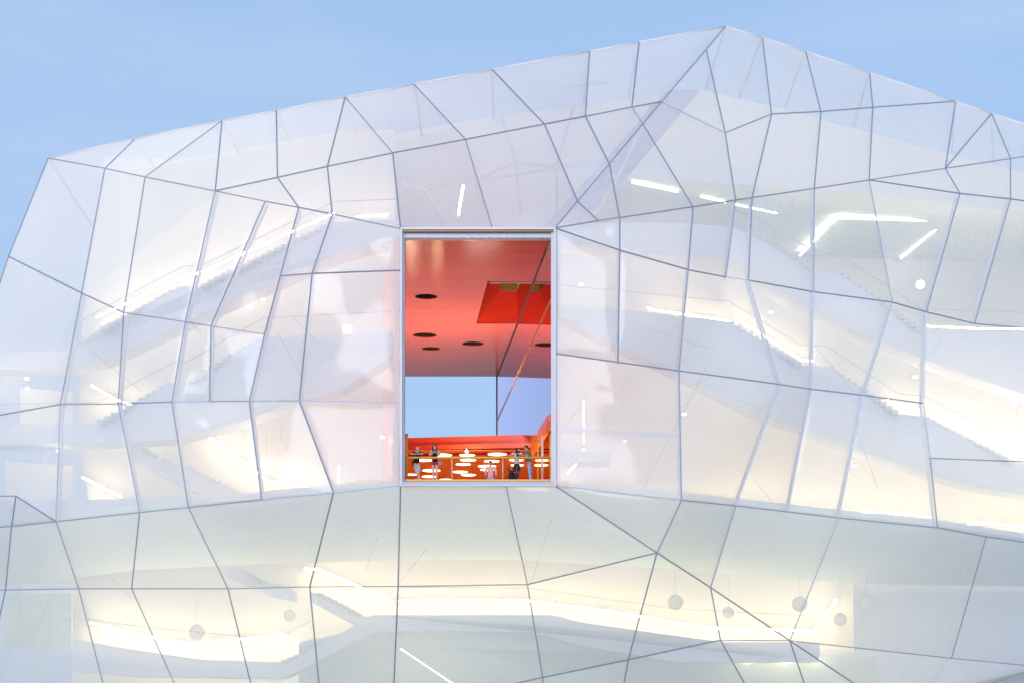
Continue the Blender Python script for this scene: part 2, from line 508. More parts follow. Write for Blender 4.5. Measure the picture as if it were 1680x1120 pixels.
EDGES = set()
for ln in LINES.replace('|', '\n').split('\n'):
    ks = ln.split()
    for a, b in zip(ks, ks[1:]):
        EDGES.add(tuple(sorted((a, b))))
NB = {k: [] for k in NODES}
for a, b in EDGES:
    NB[a].append(b); NB[b].append(a)
def ang(a, b):
    return math.atan2(NODES[b][1] - NODES[a][1], NODES[b][0] - NODES[a][0])
for k in NB:
    NB[k].sort(key=lambda n: ang(k, n))
seen = set(); LOOPS = []
for a in NB:
    for b in NB[a]:
        if (a, b) in seen: continue
        loop = []; u, v = a, b
        while (u, v) not in seen:
            seen.add((u, v)); loop.append(u)
            ns = NB[v]; i = ns.index(u)
            u, v = v, ns[(i - 1) % len(ns)]
        LOOPS.append(loop)
def area(loop):
    s = 0
    for i, k in enumerate(loop):
        x0, y0 = NODES[k]; x1, y1 = NODES[loop[(i + 1) % len(loop)]]
        s += x0 * y1 - x1 * y0
    return s / 2
PANELS = []; OUTER = None
big = max(LOOPS, key=lambda l: abs(area(l)))
sgn = math.copysign(1, area(big))
for l in LOOPS:
    if l is big: OUTER = l; continue
    if set(l) <= FLUSH: continue           # the opening itself
    if abs(area(l)) < 10: continue
    PANELS.append(l)

def panel_mesh(name, pts, bulge, mat, parent):
    n = len(pts)
    c = sum(pts, Vector()) / n
    nor = Vector()
    for i in range(n):
        nor += (pts[i] - c).cross(pts[(i + 1) % n] - c)
    nor.normalize()
    if nor.y > 0: nor = -nor
    # edges cut in three so that the skin curves softly between its bars
    ring0 = []
    for i in range(n):
        a, b = pts[i], pts[(i + 1) % n]
        for t in (0, 1/3, 2/3):
            ring0.append(a.lerp(b, t))
    vs = list(ring0); m = len(ring0); fs = []
    for k, (s, h) in enumerate(((0.94, 0.28), (0.75, 0.68), (0.45, 0.93))):
        vs += [c + (p - c) * s + nor * (bulge * h) for p in ring0]
        for i in range(m):
            j = (i + 1) % m
            fs.append((k * m + i, k * m + j, (k + 1) * m + j, (k + 1) * m + i))
    vs.append(c + nor * bulge)
    for i in range(m):
        fs.append((3 * m + i, 3 * m + (i + 1) % m, 4 * m))
    o = mesh(name, vs, fs, mat, parent, True)
    if sum((p.normal.dot(nor) for p in o.data.polygons)) < 0:
        o.data.flip_normals()
    return o

for l in PANELS:
    pts = [POS[k] for k in l]
    a = abs(area(l))
    panel_mesh('membrane_panel', pts, 0.05 + 0.10 * min(1, a / 20000.0), M['membrane'], HALL)

# --- joint bars
centre = Vector((0, 108, 16))
SKY = [k for k in NODES if k[0] == 'S']
def outward(p):
    o = Vector((p.x * 0.25, -1.0, (p.z - 14) * 0.05))
    if p.z > 24 : o.z += (p.z - 24) * 0.10
    return o.normalized()
for a, b in sorted(EDGES):
    A, B = POS[a], POS[b]
    if a in FLUSH and b in FLUSH: continue
    om = outward((A + B) / 2)
    if a[0] == 'S' and b[0] == 'S':
        tube('edge_strip', [A, B], 0.06, M['edge'], HALL, 6)
        continue
    bar('joint_bar', A + om * 0.03, B + om * 0.03, 0.045, 0.06, om, M['mullion'], HALL)
for k in NODES:
    pass

# round steel struts a little behind the upright joints
vert = 0
for a, b in sorted(EDGES):
    if a in FLUSH and b in FLUSH: continue
    (x0, y0), (x1, y1) = NODES[a], NODES[b]
    if abs(y1 - y0) > 1.2 * abs(x1 - x0) and min(y0, y1) > 300 and max(y0, y1) < 900 and min(x0, x1) > 60:
        off = Vector((0.0, 0.55, 0.0))
        tube('steel_strut', [POS[a] + off, POS[b] + off], 0.08, M['strut'], HALL)

# --- roof and sides: each outer edge runs back as one long panel
BACK = 121.0
def backp(k):
    p = POS[k]
    px = NODES[k][0]      # the shell widens a little towards the back
    wide = 1.0 + 0.34 * min(1, max(0, (px - 1250) / 450.0)) + 0.10 * min(1, max(0, (250 - px) / 250.0))
    return Vector((p.x * wide, BACK, p.z + (0.5 if k[0] == 'S' else 0)))
loop = OUTER
for i, k in enumerate(loop):
    k2 = loop[(i + 1) % len(loop)]
    if k[0] in 'BY' and k2[0] in 'BY': continue
    a, b = POS[k], POS[k2]
    c, d = backp(k2), backp(k)
    mesh('roof_panel' if (k[0] == 'S' and k2[0] == 'S') else 'side_panel', [a, b, b.lerp(c, .5), c, d, a.lerp(d, .5)], [(0, 1, 2, 5), (5, 2, 3, 4)], M['rear'], HALL)
    if k[0] == 'S':
        bar('roof_bar', a.lerp(d, 0.01), d, 0.10, 0.16, Vector((0, 0, 1)), M['strut'], HALL)
# rear wall with the far mouth of the opening cut through it
def boolean_cut(o, cutters, op='DIFFERENCE'):
    for c in cutters:
        md = o.modifiers.new('cut', 'BOOLEAN'); md.object = c; md.operation = op; md.solver = 'EXACT'
    dg = bpy.context.evaluated_depsgraph_get(); dg.update()
    me = bpy.data.meshes.new_from_object(o.evaluated_get(dg))
    o.modifiers.clear()
    mats = [m for m in o.data.materials]
    o.data = me
    me.materials.clear()
    for m in mats[:1]: me.materials.append(m)
    for p in me.polygons: p.material_index = 0
    for c in cutters:
        bpy.data.objects.remove(c, do_unlink=True)
rear_pts = [backp(k) for k in loop]
rear = prism('rear_panel', rear_pts, [p + Vector((0, 0.08, 0)) for p in rear_pts], M['rear'], HALL)
cut = box('cutter', (-10.5, 118, 12.8), (3.4, 125, 25.75), None)
boolean_cut(rear, [cut])

# --- inner walls
def Din(px, py=550):
    d = 97.5
    if px < 520: d += (520 - px) / 520.0 * 3.0
    if px > 1080: d += (px - 1080) / 600.0 * 1.5
    return d
WL = [(172, 258), (300, 262), (470, 232), (560, 215), (648, 212), (650, 380), (648, 700), (640, 808), (310, 836), (150, 853), (128, 700), (137, 480)]
slab('inner_wall', WL, Din, 0.35, M['wall'], HALL)
# upper volume: set back left part, lilac return face with its shade painted in, right part nearer
D_W2, D_W3 = 101.0, 97.5
slab('inner_wall', [(645, 220), (820, 190), (1060, 160), (1095, 152), (872, 400), (872, 460), (645, 460)], D_W2, 0.35, M['wall'], HALL)
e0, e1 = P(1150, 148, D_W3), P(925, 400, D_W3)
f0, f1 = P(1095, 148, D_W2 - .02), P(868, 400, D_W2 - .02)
prism('ridge_wall', [e0, e1, f1, f0], [p + Vector((0.25, 0.25, 0.0)) for p in (e0, e1, f1, f0)], M['lilac_shade'], HALL)
slab('inner_wall', [(1150, 148), (1280, 178), (1450, 225), (1760, 305), (1760, 352), (1640, 345), (1430, 318), (1030, 290)], D_W3, 0.35, M['wall'], HALL)
# the room behind: sloping soffit, rear wall
Hc = lambda y, D: (1200 - y) / FPX * D + CAMZ
def soffit(name, near, far, mat, th=0.25):
    n = [P(*p) for p in near]; f = [P(*p) for p in far]
    outl = n + f[::-1]
    return prism(name, outl, [p + Vector((0, 0, th)) for p in outl], mat, HALL)
soffit('room_soffit', [(1000, 292, 97.9), (1430, 319, 97.9), (1640, 346, 97.9), (1752, 356, 97.9)],
       [(930, 405, 111.0), (1400, 423, 111.0), (1600, 429, 111.0), (1752, 433, 111.0)], M['soffit'])
slab('inner_wall', [(915, 400), (1752, 425), (1752, 700), (915, 640)], 111.2, 0.3, M['wall'], HALL)
# right wall behind the long stairs
WR = [(916, 415), (1180, 440), (1300, 500), (1420, 560), (1520, 600), (1752, 660), (1752, 902), (1375, 855), (1120, 828), (916, 810)]
slab('inner_wall', WR, 99.0, 0.35, M['wall'], HALL)

# --- apron under the balcony level: runs back and down to the lit lower wall
near = [(-70, 868), (100, 850), (310, 828), (548, 803), (660, 800), (908, 800), (1117, 817), (1375, 845), (1540, 862), (1765, 896)]
far = [(-60, 962), (60, 956), (220, 935), (420, 925), (640, 919), (850, 918), (1060, 930), (1240, 945), (1420, 957), (1765, 962)]
n3 = [P(x, y, facade_D(x, y) + 0.9) for x, y in near]
f3 = [P(x, y, 99.5 + max(0, 300 - x) / 300 * 2.5) for x, y in far]
vs = n3 + f3 + [p + Vector((0, .02, .3)) for p in n3] + [p + Vector((0, 0, .3)) for p in f3]
k = len(n3); fs = []
for i in range(k - 1):
    fs += [(i, i + 1, k + i + 1, k + i), (2*k + i, 3*k + i, 3*k + i + 1, 2*k + i + 1), (i, 2*k + i, 2*k + i + 1, i + 1), (k + i, k + i + 1, 3*k + i + 1, 3*k + i)]
mesh('apron_soffit', vs, fs, M['apron'], HALL)
slab('lower_wall', [(60, 950), (220, 930), (650, 912), (850, 912), (1060, 924), (1430, 950), (1430, 1240), (118, 1240), (118, 960)], 102.5, 0.35, M['wall'], HALL)
slab('lower_wall', [(1400, 955), (1752, 958), (1752, 1130), (1400, 1200)], 99.8, 0.3, M['slab'], HALL)

# --- stairs: body of the flight with its steps as pieces on it
def stair(body, flights, D, depth=1.9, rails=()):
    o = slab('staircase', body, D, depth, M['slab'], HALL)
    for (x0, y0), (x1, y1), n in flights:
        d0 = D((x0 + x1) / 2, (y0 + y1) / 2) if callable(D) else D
        a, b = P(x0, y0, d0), P(x1, y1, d0)
        run = (b.x - a.x) / n; rise = (b.z - a.z) / n
        r = abs(run); h = abs(rise)
        bm = bmesh.new()
        box_bm(bm, (-r / 2 - 0.02, -0.03, -h * 1.15), (r / 2, depth - 0.1, 0))
        me = me_from_bm(bm, 'step'); me.materials.append(M['step'])
        for i in range(n):
            s = bpy.data.objects.new('step', me)
            COL.objects.link(s)
            s.parent = o
            top = max(rise * i, rise * (i + 1))
            s.location = (a.x + run * (i + .5), a.y, a.z + top)
    for pts in rails:
        q = [P(x, y, (D(x, y) if callable(D) else D) + 0.15) for x, y in pts]
        tube('handrail', q, 0.022, M['cable'], o, 6)
    return o
DL = lambda x, y: facade_D(x, 500) + 3.0 + max(0, 480 - y) * 0.012
DR = lambda x, y: facade_D(x, 600) + 3.2
stair([(-22, 579), (110, 575), (165, 541), (300, 470), (330, 470), (548, 364), (655, 360), (655, 392), (560, 415), (480, 447), (330, 516), (170, 592), (110, 603), (-22, 606)],
      [((165, 541), (300, 470), 12), ((330, 470), (548, 364), 20)], DL, rails=[[(110, 541), (165, 508), (300, 437), (330, 436), (548, 331), (655, 327)]])
stair([(-30, 697), (160, 694), (225, 660), (285, 628), (310, 626), (430, 556), (445, 552), (655, 543), (655, 575), (560, 640), (490, 657), (400, 690), (290, 720), (160, 727), (-30, 730)],
      [((160, 694), (285, 628), 11), ((310, 626), (430, 556), 11)], DL, rails=[[(-30, 663), (160, 660), (285, 594), (310, 592), (430, 522), (655, 510)]])
stair([(205, 733), (232, 734), (280, 762), (305, 762), (402, 815), (402, 832), (300, 800), (215, 752)],
      [((232, 734), (280, 762), 5), ((305, 762), (402, 815), 10)], lambda x, y: facade_D(x, 600) + 5.2, 1.5)
slab('floor_slab', [(-60, 824), (110, 821), (420, 809), (540, 800), (540, 812), (420, 826), (110, 845), (-60, 857)], lambda x, y: facade_D(x, y) + 1.0, 0.7, M['slab'], HALL)
stair([(915, 366), (1110, 366), (1200, 372), (1250, 395), (1290, 420), (1335, 446), (1375, 449), (1445, 495), (1512, 541), (1752, 549), (1752, 672), (1520, 590), (1420, 552), (1300, 492), (1215, 436), (1180, 424), (1110, 420), (915, 398)],
      [((1290, 420), (1335, 446), 5), ((1375, 449), (1512, 541), 14)], DR, rails=[[(1200, 340), (1290, 386), (1335, 411), (1375, 415), (1512, 507), (1752, 515)]])
stair([(916, 501), (1015, 507), (1115, 519), (1195, 528), (1315, 599), (1357, 601), (1473, 678), (1515, 683), (1665, 758), (1752, 764), (1752, 822), (1600, 798), (1530, 778), (1420, 742), (1320, 705), (1230, 672), (1130, 620), (1010, 565), (916, 517)],
      [((1195, 528), (1315, 599), 12), ((1357, 601), (1473, 678), 12), ((1515, 683), (1665, 758), 14)], DR,
      rails=[[(916, 468), (1195, 494), (1315, 566), (1357, 568), (1473, 645), (1515, 649), (1665, 724), (1752, 730)]])
# lower level, seen under the apron
DB = lambda x, y: facade_D(x, 1000) + 4.2
stair([(370, 932), (395, 934), (432, 956), (462, 958), (482, 968), (482, 985), (440, 975), (370, 945)], [((395, 934), (432, 956), 4)], lambda x, y: 96.5, 1.5)
stair([(508, 970), (520, 972), (592, 1010), (612, 1012), (640, 1030), (640, 1048), (590, 1030), (508, 985)], [((520, 972), (592, 1010), 7)], lambda x, y: 96.5, 1.5)
stair([(120, 1048), (200, 1062), (330, 1081), (462, 1086), (525, 1058), (612, 1008), (908, 1008), (960, 1021), (1110, 1042), (1180, 1052), (1345, 1053), (1345, 1085), (1110, 1085), (960, 1060), (870, 1036), (640, 1032), (615, 1035), (490, 1100), (460, 1112), (200, 1108), (120, 1100)],
      [((462, 1086), (520, 1060), 6)], DB, 2.2, rails=[[(145, 1015), (240, 1028), (400, 1043), (465, 1041), (510, 1018)], [(655, 962), (870, 964), (1110, 998), (1340, 1010)]])
n3 = [P(x, y, DB(x, y) + 2.2) for x, y in ((490, 1060), (640, 1030), (870, 1034), (960, 1058), (1110, 1083), (1345, 1083), (1440, 1075))]
f3 = [P(x, y, DB(x, y) + 6.5) for x, y in ((490, 1230), (640, 1225), (870, 1225), (960, 1226), (1110, 1228), (1345, 1228), (1440, 1228))]
prism('lower_soffit', n3 + f3[::-1], [p + Vector((0, .1, .25)) for p in n3 + f3[::-1]], M['soffit'], HALL)
stair([(620, 1130), (595, 1100), (560, 1090), (560, 1110), (590, 1130), (640, 1170), (660, 1170)], [], lambda x, y: 97.0, 1.3)

# white lit partitions at the left end and the glazed room below them
for pts in ([(33, 636), (118, 642), (118, 700), (33, 700)], [(9, 756), (92, 762), (92, 818), (9, 820)], [(100, 762), (118, 764), (118, 818), (100, 818)]):
    slab('partition', pts, 97.0, 0.15, M['wall'], HALL)
slab('glazed_room', [(8, 972), (118, 972), (118, 1062), (8, 1062)], 100.4, 0.1, M['soffit'], HALL)
for x0, x1 in ((8, 30), (30, 80), (80, 118)):
    for y0, y1 in ((974, 1012), (1012, 1060)):
        slab('window_pane', [(x0 + 1, y0 + 1), (x1 - 1, y0 + 1), (x1 - 1, y1 - 1), (x0 + 1, y1 - 1)], 100.25, 0.02, M['pane'], HALL)
for (x0, y0, x1, y1) in ((8, 973, 118, 973), (8, 1012, 118, 1014), (8, 1061, 118, 1061), (30, 973, 30, 1061), (80, 973, 80, 1061), (117, 973, 117, 1061)):
    bar('window_bar', P(x0, y0, 100.2), P(x1, y1, 100.2), 0.06, 0.08, Vector((0, -1, 0)), M['frame'], HALL)

# thin roof trusses seen through the upper panels
for pts in ([(822, 188), (845, 262), (855, 350)], [(940, 180), (912, 272), (915, 350)], [(690, 312), (850, 285), (1010, 262)], [(790, 290), (845, 266), (912, 272), (1000, 262)], [(1072, 168), (1030, 260), (990, 330)], [(660, 300), (700, 312), (730, 370)],
            [(870, 120), (945, 140), (1000, 135)], [(1215, 150), (1235, 90)], [(1270, 165), (1305, 95)]):
    tube('truss_rod', [P(x, y, 97.2 if y > 180 else 99.0) for x, y in pts], 0.10, M['strut'], HALL, 6)
# tension rods behind the skin
for x0, y0, x1, y1 in ((130, 560, 230, 640), (300, 520, 330, 545), (455, 545, 500, 625), (700, 900, 620, 1000), (905, 850, 870, 960), (1010, 520, 1165, 573), (1050, 810, 1160, 600), (1240, 790, 1290, 850), (1440, 800, 1400, 690), (620, 880, 600, 935), (930, 700, 965, 640), (1330, 560, 1400, 640), (1545, 560, 1490, 620), (175, 940, 215, 980), (520, 560, 480, 520)):
    tube('tension_rod', [P(x0, y0, facade_D(x0, y0) + 1.6), P(x1, y1, facade_D(x1, y1) + 1.6)], 0.018, M['cable'], HALL, 5)
# room right of the opening
bar('cross_beam', P(917, 705, 88.6), P(1114, 714, 88.6), 0.22, 0.2, Vector((0, -1, 0)), M['strut'], HALL)
bar('cross_beam', P(917, 370, 88.2), P(917, 800, 87.9), 0.16, 0.16, Vector((0, -1, 0)), M['strut'], HALL)
bar('cross_beam', P(650, 385, 88.2), P(650, 795, 87.9), 0.16, 0.16, Vector((0, -1, 0)), M['strut'], HALL)
slab('bulkhead', [(920, 741), (1003, 741), (1003, 757), (920, 757)], 93.0, 2.0, M['lintel'], HALL)

# --- the red opening: a passage right through the building
ZF = 12.1 + CAMZ
h1 = 16.85
ZC = 23.86 + CAMZ                      # ceiling height
gx = lambda D: 1.86 - 2.88 * (D - 88.0) / 34.0    # plan line of the side glass
lx = lambda D: -5.42 - 4.6 * (D - 87.6) / 34.0    # plan line of the left wall
outl = [Vector((lx(87.7), 87.7, ZC)), Vector((gx(87.7) + .12, 87.7, ZC)), Vector((gx(122) + .12, 122, ZC)), Vector((lx(122), 122, ZC))]
ceil = prism('red_ceiling', outl, [p + Vector((0, 0, .05)) for p in outl], M['red'], HALL)
cutters = []
holes = []
for x, y, w in ((699, 487, 37), (697, 550, 39), (707, 572, 30), (776, 564, 36)):
    D = 23.86 * FPX / (1200 - y); r = w / FPX * D / 2
    holes.append(((x - 840) / FPX * D, D, r))
for hx, hy, r in holes:
    bm = bmesh.new()
    bmesh.ops.create_cone(bm, cap_ends=True, segments=32, radius1=r, radius2=r, depth=2.0, matrix=Matrix.Translation((hx, hy, ZC)))
    cutters.append(link('cutter', me_from_bm(bm, 'cutter')))
w0 = [Vector((-1.29, 96.3, ZC)), Vector((1.10, 96.3, ZC)), Vector((0.26, 106.3, ZC)), Vector((-2.1, 106.3, ZC))]
cutters.append(prism('cutter', [p - Vector((0, 0, 1)) for p in w0], [p + Vector((0, 0, 1)) for p in w0], None))
boolean_cut(ceil, cutters)
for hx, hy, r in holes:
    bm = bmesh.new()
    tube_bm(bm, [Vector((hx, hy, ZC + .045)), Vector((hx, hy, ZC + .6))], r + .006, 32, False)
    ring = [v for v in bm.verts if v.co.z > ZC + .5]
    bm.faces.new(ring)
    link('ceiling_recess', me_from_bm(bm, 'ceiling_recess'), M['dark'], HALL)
# skylight well above the cut
w1 = [Vector((-0.75, 97.2, ZC + 1.5)), Vector((0.95, 97.2, ZC + 1.5)), Vector((0.30, 104.6, ZC + 1.5)), Vector((-0.72, 104.6, ZC + 1.5))]
wc = sum(w0, Vector()) / 4
wb = [p + (p - wc).normalized() * .015 + Vector((0, 0, .045)) for p in w0]
well = mesh('skylight_well', w0[:0] + wb + w1, [(0, 1, 5, 4), (1, 2, 6, 5), (2, 3, 7, 6), (3, 0, 4, 7)], M['red_matt'], HALL)
up = [p + Vector((0, 0, 1.9)) for p in w1]
mesh('well_top', [p + Vector((0, 0, .003)) for p in w1] + up, [(0, 1, 5, 4), (1, 2, 6, 5), (2, 3, 7, 6), (3, 0, 4, 7), (4, 5, 6, 7)], M['yellow_wall'], HALL)
box('well_casing', (-1.2, 96.9, ZC + .06), (1.3, 97.0, ZC + 3.6), M['wall'], HALL)
# left wall and side glass
prism('passage_wall', [Vector((lx(87.9), 87.9, 13.72)), Vector((lx(122), 122, 13.72)), Vector((lx(122), 122, ZC)), Vector((lx(87.9), 87.9, ZC))],
      [Vector((lx(87.9) - .2, 87.9, 13.72)), Vector((lx(122) - .2, 122, 13.72)), Vector((lx(122) - .2, 122, ZC)), Vector((lx(87.9) - .2, 87.9, ZC))], M['tunnelwall'], HALL)
def gpt(D, z): return Vector((gx(D), D, z))
zbot = 13.72
prism('side_glass', [gpt(87.8, 15.25 + CAMZ), gpt(93.3, 15.25 + CAMZ), gpt(103.2, h1 + CAMZ), gpt(122, h1 + CAMZ), gpt(122, ZC - .01), gpt(87.8, ZC - .01)], [p + Vector((.05, 0, 0)) for p in (gpt(87.8, 15.25 + CAMZ), gpt(93.3, 15.25 + CAMZ), gpt(103.2, h1 + CAMZ), gpt(122, h1 + CAMZ), gpt(122, ZC - .01), gpt(87.8, ZC - .01))], M['glass'], HALL)
zt = 20.85 + CAMZ
bar('glass_joint', gpt(87.8, zt) - Vector((.03, 0, 0)), gpt(122, zt) - Vector((.03, 0, 0)), 0.03, 0.04, Vector((0, 0, 1)), M['rail'], HALL)
bar('glass_joint', gpt(87.8, ZC - .05) - Vector((.03, 0, 0)), gpt(122, ZC - .05) - Vector((.03, 0, 0)), 0.035, 0.05, Vector((0, 0, 1)), M['bronze'], HALL)
bar('glass_post', gpt(122.03, h1 + CAMZ), gpt(122.03, ZC), 0.10, 0.10, Vector((0, -1, 0)), M['bronze'], HALL)

# orange-red panelled wall standing just behind the side glass
wall_D = [89.2, 93.4, 97.6, 101.8, 106.0, 110.2, 114.4, 118.2, 121.6]
for d0, d1 in zip(wall_D, wall_D[1:]):
    zb0 = (15.3 if d1 < 103 else h1 + .02) + CAMZ
    q = [Vector((gx(d0 + .03) + .35, d0 + .03, zb0)), Vector((gx(d1 - .03) + .35, d1 - .03, zb0)), Vector((gx(d1 - .03) + .35, d1 - .03, ZC - .02)), Vector((gx(d0 + .03) + .35, d0 + .03, ZC - .02))]
    prism('wall_panel', q, [p + Vector((.08, 0, 0)) for p in q], M['orange'], HALL)
# floor, terrace slab over the hall behind, its lit orange ceiling
def deckplate(name, D0, D1, z0, z1, mat, xr=2.75):
    o_ = [(lx(D0) + .01, D0), (xr, D0), (xr, D1), (lx(D1) + .01, D1)]
    return prism(name, [Vector((x, y, z0)) for x, y in o_], [Vector((x, y, z1)) for x, y in o_], mat, HALL)
deckplate('balcony_floor', 87.35, 119, ZF - .3, ZF, M['floor'])
box('floor_edge', (-5.36, 87.22, ZF - .06), (2.0, 87.345, ZF + .03), M['rail'], HALL)
h1 = 16.85
DLf, DRf = h1 * FPX / (1200 - 718), h1 * FPX / (1200 - 711)
def fascia(name, ytL, ytR, ybL, ybR, dl, dr, back, mat):
    f = [P(640, ytL, dl), P(915, ytR, dr), P(915, ybR, dr), P(640, ybL, dl)]
    return prism(name, f, [p + Vector((0, back, 0)) for p in f], mat, HALL)
fascia('terrace_fascia', 718.5, 711, 731, 724, DLf, DRf, 1.2, M['orange_beam'])
fascia('terrace_fascia', 731.2, 724.2, 738.5, 732, DLf - .5, DRf - .5, 1.6, M['orange_beam'])
fascia('terrace_fascia', 738, 731.5, 745.5, 739, DLf + .3, DRf + .3, .9, M['red_matt'])
hz = 15.95 + CAMZ
deckplate('terrace_deck', DLf + 1.25, 121.5, hz + .02, h1 + CAMZ - .02, M['deck'])
deckplate('hall_ceiling', 102.9, 119, hz, hz + .018, M['orange'])
deckplate('hall_wall', 117.0, 117.25, ZF + .002, hz - .002, M['orange'])
box('hall_wall', (2.45, 103.3, ZF + .002), (2.7, 116.99, hz - .002), M['orange'], HALL)

prism('terrace_parapet', [Vector((1.75, 103.6, h1 + CAMZ)), Vector((2.74, 103.6, h1 + CAMZ)), Vector((2.74, 121, h1 + CAMZ)), Vector((1.75, 121, h1 + CAMZ))], [Vector((1.75, 103.6, h1 + CAMZ + .95)), Vector((2.74, 103.6, h1 + CAMZ + .95)), Vector((2.74, 121, h1 + CAMZ + .95)), Vector((1.75, 121, h1 + CAMZ + .95))], M['orange_beam'], HALL)
# columns and beam at the sides of the balcony
tube('column', [P(667, 790, 89.0), P(667, 711, 89.0)], 0.075, M['rail'], HALL)
tube('column', [P(889.5, 792, 90.0), P(889.5, 714, 90.0)], 0.06, M['post'], HALL)
tube('column', [P(882.5, 792, 94.0), P(882.5, 722, 94.0)], 0.035, M['rail'], HALL)
tube('column', [P(902.5, 792, 89.0), P(902.5, 712, 89.0)], 0.035, M['rail'], HALL)
bar('side_beam', P(885, 714, 93.3), P(904, 685, 87.9), 0.25, 0.35, Vector((0, 0, 1)), M['orange_beam'], HALL)
# balustrade
DRl = 87.5
tube('handrail', [P(661.5, 750, DRl), P(906, 750, DRl)], 0.052, M['rail'], HALL)
for x in (741.5, 825):
    tube('rail_post', [P(x, 791, DRl), P(x, 751.5, DRl)], 0.025, M['post'], HALL)
for z in ():
    tube('rail_wire', [P(661.5, 790, DRl) + Vector((0, .03, z)), P(906, 790, DRl) + Vector((0, .03, z))], 0.004, M['cable'], HALL, 4)

# frame of the opening
def xz(px, py, D=87.0): v = P(px, py, D); return v.x, v.z
xl, zt_ = xz(658, 376); xr, zb_ = xz(910, 796)
xl2, _ = xz(661, 0); xr2, _ = xz(905, 0)
box('opening_jamb', (xl - .03, 86.80, zb_ - .05), (xl + .07, 87.5, zt_ + .03), M['frame'], HALL, 0.01)
box('opening_jamb', (xl + .072, 87.0, zb_ + .1), (xl + .16, 87.6, zt_ - .1), M['lintel'], HALL)
box('opening_jamb', (xr - .05, 86.80, zb_ - .05), (xr + .06, 87.5, zt_ + .03), M['frame'], HALL, 0.01)
box('opening_jamb', (xr - .17, 87.0, zb_ + .1), (xr - .052, 87.6, zt_ - .1), M['frame'], HALL)
box('opening_head', (xl + .072, 86.84, zt_ - .05), (xr - .052, 87.2, zt_ + .03), M['edge'], HALL)
box('opening_head', (xl + .072, 86.9, zt_ - .15), (xr - .052, 87.25, zt_ - .052), M['bronze'], HALL)
_, z392 = xz(0, 391.5, 87.3)
box('opening_lintel', (xl + .162, 87.1, z392), (xr - .172, 87.68, zt_ - .152), M['lintel'], HALL)
box('opening_lintel', (xl + .162, 87.06, z392 - .02), (xr - .172, 87.1, z392 + .09), M['frame'], HALL)
for i in range(17):
    x = xl + .35 + i * (xr - xl - .6) / 16
    box('lintel_clip', (x, 87.04, z392 - .07), (x + .10 + .08 * hash01(i, 5), 87.058, z392 + .0), M['cable'], HALL)
_, z790 = xz(0, 791, 87.2)
box('opening_sill', (xl + .072, 86.86, zb_ + .005), (xr - .052, 87.215, z790), M['lintel'], HALL)
box('opening_sill', (xl + .072, 86.80, zb_ - .04), (xr - .052, 87.0, zb_ + .003), M['frame'], HALL)

# ------------------------------------------------------------------ lamps
WARM_L = (1.0, 0.80, 0.48)
def glow(c, watts, r, root):
    l = bpy.data.lights.new('lamp_glow', 'POINT')
    l.energy = watts; l.color = WARM_L; l.shadow_soft_size = r
    o = bpy.data.objects.new('lamp_glow', l)
    COL.objects.link(o); o.parent = root
    o.location = Vector(c) - root.location
def strip(label, pts, D, r=0.05, mat='strip', watts=0):
    q = [P(x, y, D(x, y) if callable(D) else D) for x, y in pts]
    root = empty('strip_light', q[0], label, 'strip light', 'linear lamps inside the building')
    bm = bmesh.new(); tube_bm(bm, q, r, 8)
    link('diffuser', me_from_bm(bm, 'diffuser', True), M[mat], root)
    if watts:
        for p in q: glow(p - Vector((0, 0, r + .25)), watts / len(q), .15, root)
    bm = bmesh.new(); tube_bm(bm, [p + Vector((0, r * 1.4, r * .4)) for p in q], r * .7, 4)
    link('housing', me_from_bm(bm, 'housing'), M['frame'], root)
Dw = lambda x, y: Din(x) - 0.8
strip('glowing rail strip above the top left flight of stairs', [(158, 521), (300, 455), (330, 447), (548, 350)], Dw)
strip('short warm strip on the landing left of the opening head', [(585, 356), (637, 352)], Dw)
strip('warm strip rising behind the lower left stairs, beside two lit partitions', [(150, 632), (190, 655), (240, 672)], Dw)
strip('bright strip sloping down to the round globe left of the balcony', [(338, 712), (440, 788), (520, 801)], lambda x, y: Din(x) - .5)
strip('short sloping strip at the far left under the lower landing', [(135, 782), (200, 815)], Dw)
strip('long wavy strip at the bottom left on the lower wall', [(148, 1020), (240, 1043), (315, 1056), (465, 1040), (508, 1063)], 101.6, mat='strip_low')
strip('sloping strip just under the pale soffit left of centre, bottom', [(500, 931), (525, 934), (645, 986)], 101.6, mat='strip_low')
strip('long level strip below the balcony, bending down to the right', [(655, 985), (865, 985), (1010, 1004), (1160, 1029), (1335, 1034), (1372, 983)], 101.6, mat='strip_low')
strip('steep short strip at the bottom edge left of centre', [(535, 1078), (600, 1116)], 101.9)
strip('warm strip on the stair landing right of the opening', [(1065, 508), (1140, 518), (1200, 527)], 98.4, 0.04)
strip('bright strip along the upper part of the right hand long stairs', [(1205, 522), (1262, 556), (1315, 590), (1335, 592)], 98.4)
strip('bright strip along the middle flight of the right hand long stairs', [(1455, 655), (1475, 668), (1510, 672)], 98.4)
strip('bright strip beside the lowest flight of the right hand stairs', [(1535, 680), (1665, 746), (1752, 752)], 98.4)
strip('low strip along the floor right of the opening, beside the lower joint', [(1125, 814), (1210, 822), (1290, 830), (1370, 838)], 98.0)
strip('low strip at the right end of the floor edge', [(1385, 843), (1440, 838), (1530, 848)], 98.0)
strip('low bent strip at the far right edge under the stairs', [(1560, 868), (1605, 856), (1760, 872)], 98.0)
strip('landing strip at the far right behind the upper stairs', [(1520, 535), (1600, 539), (1752, 541)], 98.4, 0.04)
zs = Hc(300, 97.9) - CAMZ
def on_soffit(x, y):
    t = (y - 300) / 120.0
    return 97.9 + max(0, t) * 13.0 - 0.25
